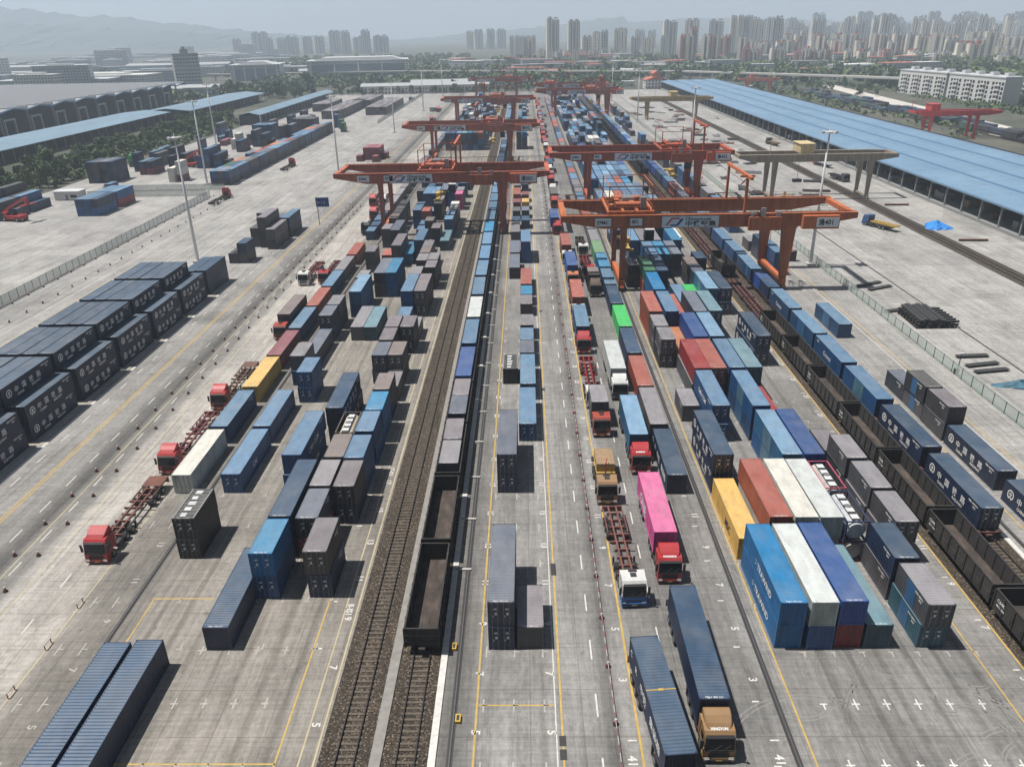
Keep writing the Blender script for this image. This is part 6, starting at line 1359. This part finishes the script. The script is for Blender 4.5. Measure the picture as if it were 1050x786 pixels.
def plain_gantry(name, label, xw, xe, x0, x1, y, zt, gap, col, house_x, hcol, splay=0.0, words=None):
    r = ob(name, None, None, (0, y, 0)); tag(r, label, 'gantry crane'); cp = 'crane_paint'
    g = MB(); g.prism([(x0, zt - 1.0), (x0 + 5, zt - 2.4), (x1 - 7, zt - 2.4), (x1, zt - 1.3), (x1, zt - .2), (x1 - 6, zt), (x0, zt)], 'y', -.6, .6); gm = g.mesh('main_girder', [cp])
    for yy in (0, gap): ob('main_girder', gm, r, (0, yy, 0), color=col)
    e = MB(); e.box(-.5, .5, .61, gap - .61, zt - 1, zt - .1); em = e.mesh('end_beam', [cp])
    for x in (x0 + .5, x1 - .5): ob('end_beam', em, r, (x, 0, 0), color=col)
    b = MB(); b.hexa([(-.45, -.45, 1.3), (.45, -.45, 1.3), (.45, .45, 1.3), (-.45, .45, 1.3), (-.9, -.5, zt - 2.4), (.9, -.5, zt - 2.4), (.9, .5, zt - 2.4), (-.9, .5, zt - 2.4)]); lm = b.mesh('leg', [cp])
    for x in (xw, xe):
        for yy in (0, gap): ob('leg', lm, r, (x, yy, 0), color=col)
        s = MB(); s.box(-.45, .45, -1, gap + 1, .7, 1.29); s.box(-.35, .35, -1.6, 1, .1, .69); s.box(-.35, .35, gap - 1, gap + 1.6, .1, .69); ob('sill_beam', s.mesh('sill_beam', [cp]), r, (x, 0, 0), color=tuple(c * 1.1 for c in col))
    b = MB(); b.box(house_x - 2.2, house_x + 2.2, .4, gap - .4, zt + .2, zt + 3.0); b.box(house_x - 2.5, house_x + 2.5, .2, gap - .2, zt + 3.01, zt + 3.2); ob('trolley_house', b.mesh('trolley_house', [cp]), r, color=hcol)
    b = MB(); b.bar((house_x - .8, gap / 2, 6), (house_x - .8, gap / 2, zt), .06, 0); b.box(house_x - 2.2, house_x + .6, gap / 2 - .8, gap / 2 + .8, 5, 6); ob('hook_block', b.mesh('hook_block', ['dark_metal']), r)
    b = MB()
    for k in range(int((x1 - x0) / 3)): x = x0 + .5 + k * 3; b.bar((x, -.55, zt), (x, -.55, zt + 1), .03, 0)
    b.bar((x0 + .5, -.55, zt + 1), (x1 - 7, -.55, zt + 1), .03, 0); ob('handrail', b.mesh('handrail', [cp]), r, color=col)
    b = MB(); b.bar((house_x - 12, .3, zt), (house_x - 12, .3, zt + 5), .12, 0); b.bar((house_x - 12, .3, zt + 4.9), (house_x - 7, .3, zt + 4.5), .1, 0); ob('service_jib', b.mesh('service_jib', [cp]), r, color=hcol)
    return r
BEI = (.30, .25, .19)
plain_gantry('gantry_crane', 'beige brown gantry crane over the steel beam ground, cream cabin on top', 82, 113.3, 69.8, 121.5, 259, 14.6, 8.5, BEI, 92, (.60, .48, .26))
plain_gantry('gantry_crane', 'smaller looking ochre gantry crane farther along the blue shed', 78, 108.5, 67, 118.5, 512, 13.4, 8.5, (.36, .25, .12), 94, (.60, .45, .2))
plain_gantry('gantry_crane', 'bright red gantry crane beyond the blue roofed shed', 201.5, 224, 193, 235.5, 402, 13.2, 7, (.50, .035, .035), 203, (.55, .05, .04))
plain_gantry('gantry_crane', 'far orange gantry crane at the end of the loading strip', 192, 211, 184, 219, 705, 12.7, 7, (.45, .14, .08), 196, (.45, .14, .08))

# ================================================================== yard clutter
def beam(x, y, L, rz, z, label, grp=None, mat='dark_metal', wdt=.55, hh=.3):
    b = MB(); b.box(-wdt / 2, wdt / 2, 0, L, 0, .05); b.box(-.05, .05, 0, L, .05, hh - .05); b.box(-wdt / 2, wdt / 2, 0, L, hh - .05, hh)
    o = ob('steel_beam', b.mesh('steel_beam', [mat]), None, (x, y, z), rz); tag(o, label, 'steel beam', grp)
for lv in range(5):
    for k in range(7 if lv < 4 else 5):
        if lv % 2 == 0: beam(74.3 + k * 1.02 + (lv * .12), 137.2 + (k % 2) * .6, 9.6, R(-3), lv * .34, 'dark steel beam in the big stack behind the mesh fence', 'beams of the big stack', wdt=.9, hh=.32)
        else: beam(74.0, 138.2 + k * 1.25, 8.0, R(-92), lv * .34, 'dark steel beam laid crosswise in the big stack behind the fence', 'cross beams of the big stack', wdt=.6, hh=.32)
for i, (x, y, L, a, lab) in enumerate(((73.8, 119.1, 6.0, -78, 'broad dark beam lying opposite the fence lamp, first of two'), (73.9, 116.6, 6.0, -80, 'broad dark beam lying opposite the fence lamp, second of two'), (74.2, 123.2, 5.6, -86, 'thin dark beam lying alone behind the mesh fence'),
        (71.8, 146.5, 5.2, -70, 'dark beam beside the end of the big stack'), (73, 163.5, 7, -65, 'dark beam on the ground near the light mast, first'), (74.5, 160.8, 6.5, -65, 'dark beam on the ground near the light mast, second'))): beam(x, y, L, R(a), .02, lab, None, wdt=1.1, hh=.35)
for x, y, lab in ((114.8, 201.9, 'rusty brown bar lying beyond the rails, close to the shed'), (114.7, 247.5, 'rusty brown bar lying beside the brown gantry shadow')): beam(x, y, 7.4, R(-94), .02, lab, None, 'rust_brown', .8, .5)
rr = random.Random(14)
for k in range(70):
    x = rr.uniform(72, 104) if k < 45 else rr.uniform(84, 105); y = rr.uniform(180, 600); 
    if x > 82 and y < 272 or (72 < x < 82 and y < 235 and k % 2): continue
    b = MB(); n = rr.randint(3, 7); L = rr.uniform(4, 10)
    for q in range(n): b.box(q * .9, q * .9 + .75, 0, L, 0, rr.choice((.3, .3, .6)))
    o = ob('steel_bundle', b.mesh('steel_bundle', [rr.choice(['dark_metal', 'dark_metal', 'rust_brown', 'steel'])]), None, (x, y, .01), rr.uniform(-.4, .4) - (1.57 if rr.random() < .4 else 0)); tag(o, 'flat bundle of dark steel bars on the storage ground', 'steel bundle', 'bundles on the steel storage ground')
def heap(name, x, y, sx, sy, h, mat, label, cat, seed):
    q = random.Random(seed); b = MB(); n = 18; g = []
    for j in range(7):
        t = j / 6; row = []
        for i in range(n):
            a = 2 * math.pi * i / n; rad = (1 - t) ** .7 * (1 + .22 * math.sin(a * 3 + seed) + q.uniform(-.1, .1)); row.append((math.cos(a) * sx * rad, math.sin(a) * sy * rad, h * t ** .8 * (1 + .25 * math.sin(a * 2)) * (1 if j else 0)))
        g.append(row)
    for j in range(6):
        for i in range(n): b.face([g[j][i], g[j][(i + 1) % n], g[j + 1][(i + 1) % n], g[j + 1][i]])
    tag(ob(name, b.mesh(name, [mat]), None, (x, y, 0)), label, cat)
heap('tarpaulin_heap', 116.4, 217.5, 3.3, 4.2, 1.7, 'tarp_blue', 'heap under a bright blue tarpaulin near the shed', 'tarpaulin', 3)
heap('tarpaulin_heap', 78.3, 111.6, 3.6, 1.8, .8, 'tarp_green', 'low load under a blue and green tarpaulin behind the fence', 'tarpaulin', 5)
for k in range(9): heap('spoil_heap', 86 + rr.uniform(-4, 10), 262 + rr.uniform(-16, 8), rr.uniform(1.2, 2.4), rr.uniform(1.2, 2.6), rr.uniform(.8, 1.8), rr.choice(['tyre_wood', 'rust_brown', 'shed_grey']), 'brown heap of scrap under the beige gantry, %s of the group' % ORD[k], 'scrap heap', k)
# reach stackers
def stacker(x, y, rz, label):
    o = ob('reach_stacker', None, None, (x, y, 0), rz); tag(o, label, 'reach stacker')
    b = MB(); b.box(-1.7, 1.7, 0, 7.5, .8, 1.9); b.box(-1.6, 1.6, 5.2, 7.9, 1.9, 2.9); ob('body', b.mesh('body', ['truck_paint']), o, color=RED)
    b = MB(); b.box(-.8, .8, 3, 4.8, 1.95, 3.6); ob('cabin', b.mesh('cabin', ['glass']), o)
    b = MB(); b.bar((0, 7, 3.2), (0, -2.5, 7.6), .5, 0, 4); b.box(-.5, .5, -3.2, -2.2, 5.6, 7.7); b.box(-3, 3, -3.3, -2.3, 5.2, 5.6); ob('boom', b.mesh('boom', ['truck_paint']), o, color=(.35, .05, .04))
    for s in (-1, 1):
        for yy in (1.2, 6.2): w_ = ob('wheel', DUAL, o, (s * 1.5, yy, .8)); w_.scale = (1.4, 1.6, 1.6)
stacker(-160.5, 243, R(75), 'red reach stacker working at the dark container bank'); stacker(-146, 349, R(60), 'dark red reach stacker among the depot piles')
# road sign, hut, fence lamp, kiosk
o = ob('road_sign', None, None, (-62.8, 232, 0)); tag(o, 'blue road sign on a grey post beside the yellow line', 'road sign')
b = MB(); b.bar((0, 0, 0), (0, 0, 7.4), .14, 0, 8); b.bar((0, 0, 6.6), (1.2, 0, 6.6), .08, 0, 6); ob('post', b.mesh('post', ['steel']), o)
b = MB(); b.box(-.4, 3.6, -.06, 0, 5.4, 8.2); sg = ob('panel', b.mesh('panel', ['blue_letter']), o)
b = MB(); add_text(b, '→ 1 2', 1.0, (.0, -.066, 6.4), (1, 0, 0), (0, 0, 1)); ob('lettering', b.mesh('lettering', ['lettering']), sg)
def hut(x, y, wx, wy, h, mat, label):
    o = ob('gate_hut', None, None, (x, y, 0)); tag(o, label, 'hut')
    b = MB(); b.box(-wx / 2, wx / 2, -wy / 2, wy / 2, 0, h); ob('wall', b.mesh('wall', [mat]), o)
    b = MB(); b.box(-wx / 2 - .3, wx / 2 + .3, -wy / 2 - .3, wy / 2 + .3, h + .001, h + .25); ob('roof', b.mesh('roof', ['light_grey']), o)
    b = MB(); b.box(-.5, .5, -wy / 2 - .03, -wy / 2 - .005, 0, 2.0); ob('door', b.mesh('door', ['shed_grey']), o)
    b = MB(); b.box(wx * .15, wx * .4, -wy / 2 - .03, -wy / 2 - .005, 1, 1.9); ob('window', b.mesh('window', ['glass']), o)
hut(-165, 279, 9, 5, 3, 'wall_white', 'low white hut at the depot barrier beside the two crossing fences'); hut(-67, 596, 5, 3, 3, 'wall_grey', 'small grey kiosk on the empty apron'); hut(104, 830, 14, 10, 5, 'wall_white', 'white hut beside the house with red tiles'); hut(203, 745, 6, 5, 4, 'wall_white', 'white hut under the far orange gantry')
o = ob('fence_lamp', None, None, (70.6, 116.0, 0)); tag(o, 'small lamp and camera post at the mesh fence', 'lamp post'); b = MB(); b.bar((0, 0, 0), (0, 0, 3.6), .07, 0, 6); ob('post', b.mesh('post', ['dark_metal']), o); b = MB(); b.box(-.3, .5, -.15, .15, 3.6, 3.85); ob('lamp_head', b.mesh('lamp_head', ['light_grey']), o); b = MB(); b.box(-.5, .1, -.3, .3, 0, 1.1); ob('control_box', b.mesh('control_box', ['dark_metal']), o)
o = ob('control_cabinet', None, None, (65.5, 185, 0)); tag(o, 'dark control cabinet at the foot of the light mast by crane 401', 'cabinet'); b = MB(); b.box(-.8, .8, -.6, .6, 0, 2.6); ob('body', b.mesh('body', ['dark_metal']), o); b = MB(); b.box(-.9, .9, -.7, .7, 2.601, 2.75); ob('lid', b.mesh('lid', ['steel']), o)
for x, y, lab in ((-6.1, 46.7, 'yellow switch box beside the white kerb, lower one'), (-7.1, 55.0, 'yellow switch box beside the white kerb, at the coal wagon end')):
    b = MB(); b.box(-.22, .22, -.4, .4, 0, .3); b.box(-.12, .12, -.28, .28, .301, .32, 1); tag(ob('switch_box', b.mesh('switch_box', ['yellow_box', 'dark_metal']), None, (x, y, 0)), lab, 'switch box')
for yy in range(0, 14):                                                # pale sleepers' end boards crossing the cable trench beside the train
    b = MB(); b.box(-.9, .9, -.14, .14, 0, .12); tag(ob('trench_board', b.mesh('trench_board', ['kerb']), None, (-7.1, 66.5 + yy * 9.4, .02)), 'pale board laid across the trench beside the wagon train', 'board', 'boards across the trench beside the wagon train')

# ================================================================== haze: the valley's smoggy air in one even box
b = MB(); b.box(-9500, 9500, -340, 12500, -1.2, 640); me = bpy.data.meshes.new('haze'); me.from_pydata(b.v, [], b.f)
hm = bpy.data.materials.new('haze'); hm.use_nodes = True; t = hm.node_tree; t.nodes.clear()
out = t.nodes.new('ShaderNodeOutputMaterial'); pv = t.nodes.new('ShaderNodeVolumePrincipled')
pv.inputs['Color'].default_value = (.75, .865, 1.0, 1); pv.inputs['Density'].default_value = 0.00024; pv.inputs['Anisotropy'].default_value = 0.1
t.links.new(pv.outputs[0], out.inputs['Volume']); me.materials.append(hm)
hz = ob('haze', me); hz['kind'] = 'stuff'; tag(hz, 'pale smoggy haze filling the valley air', 'haze')
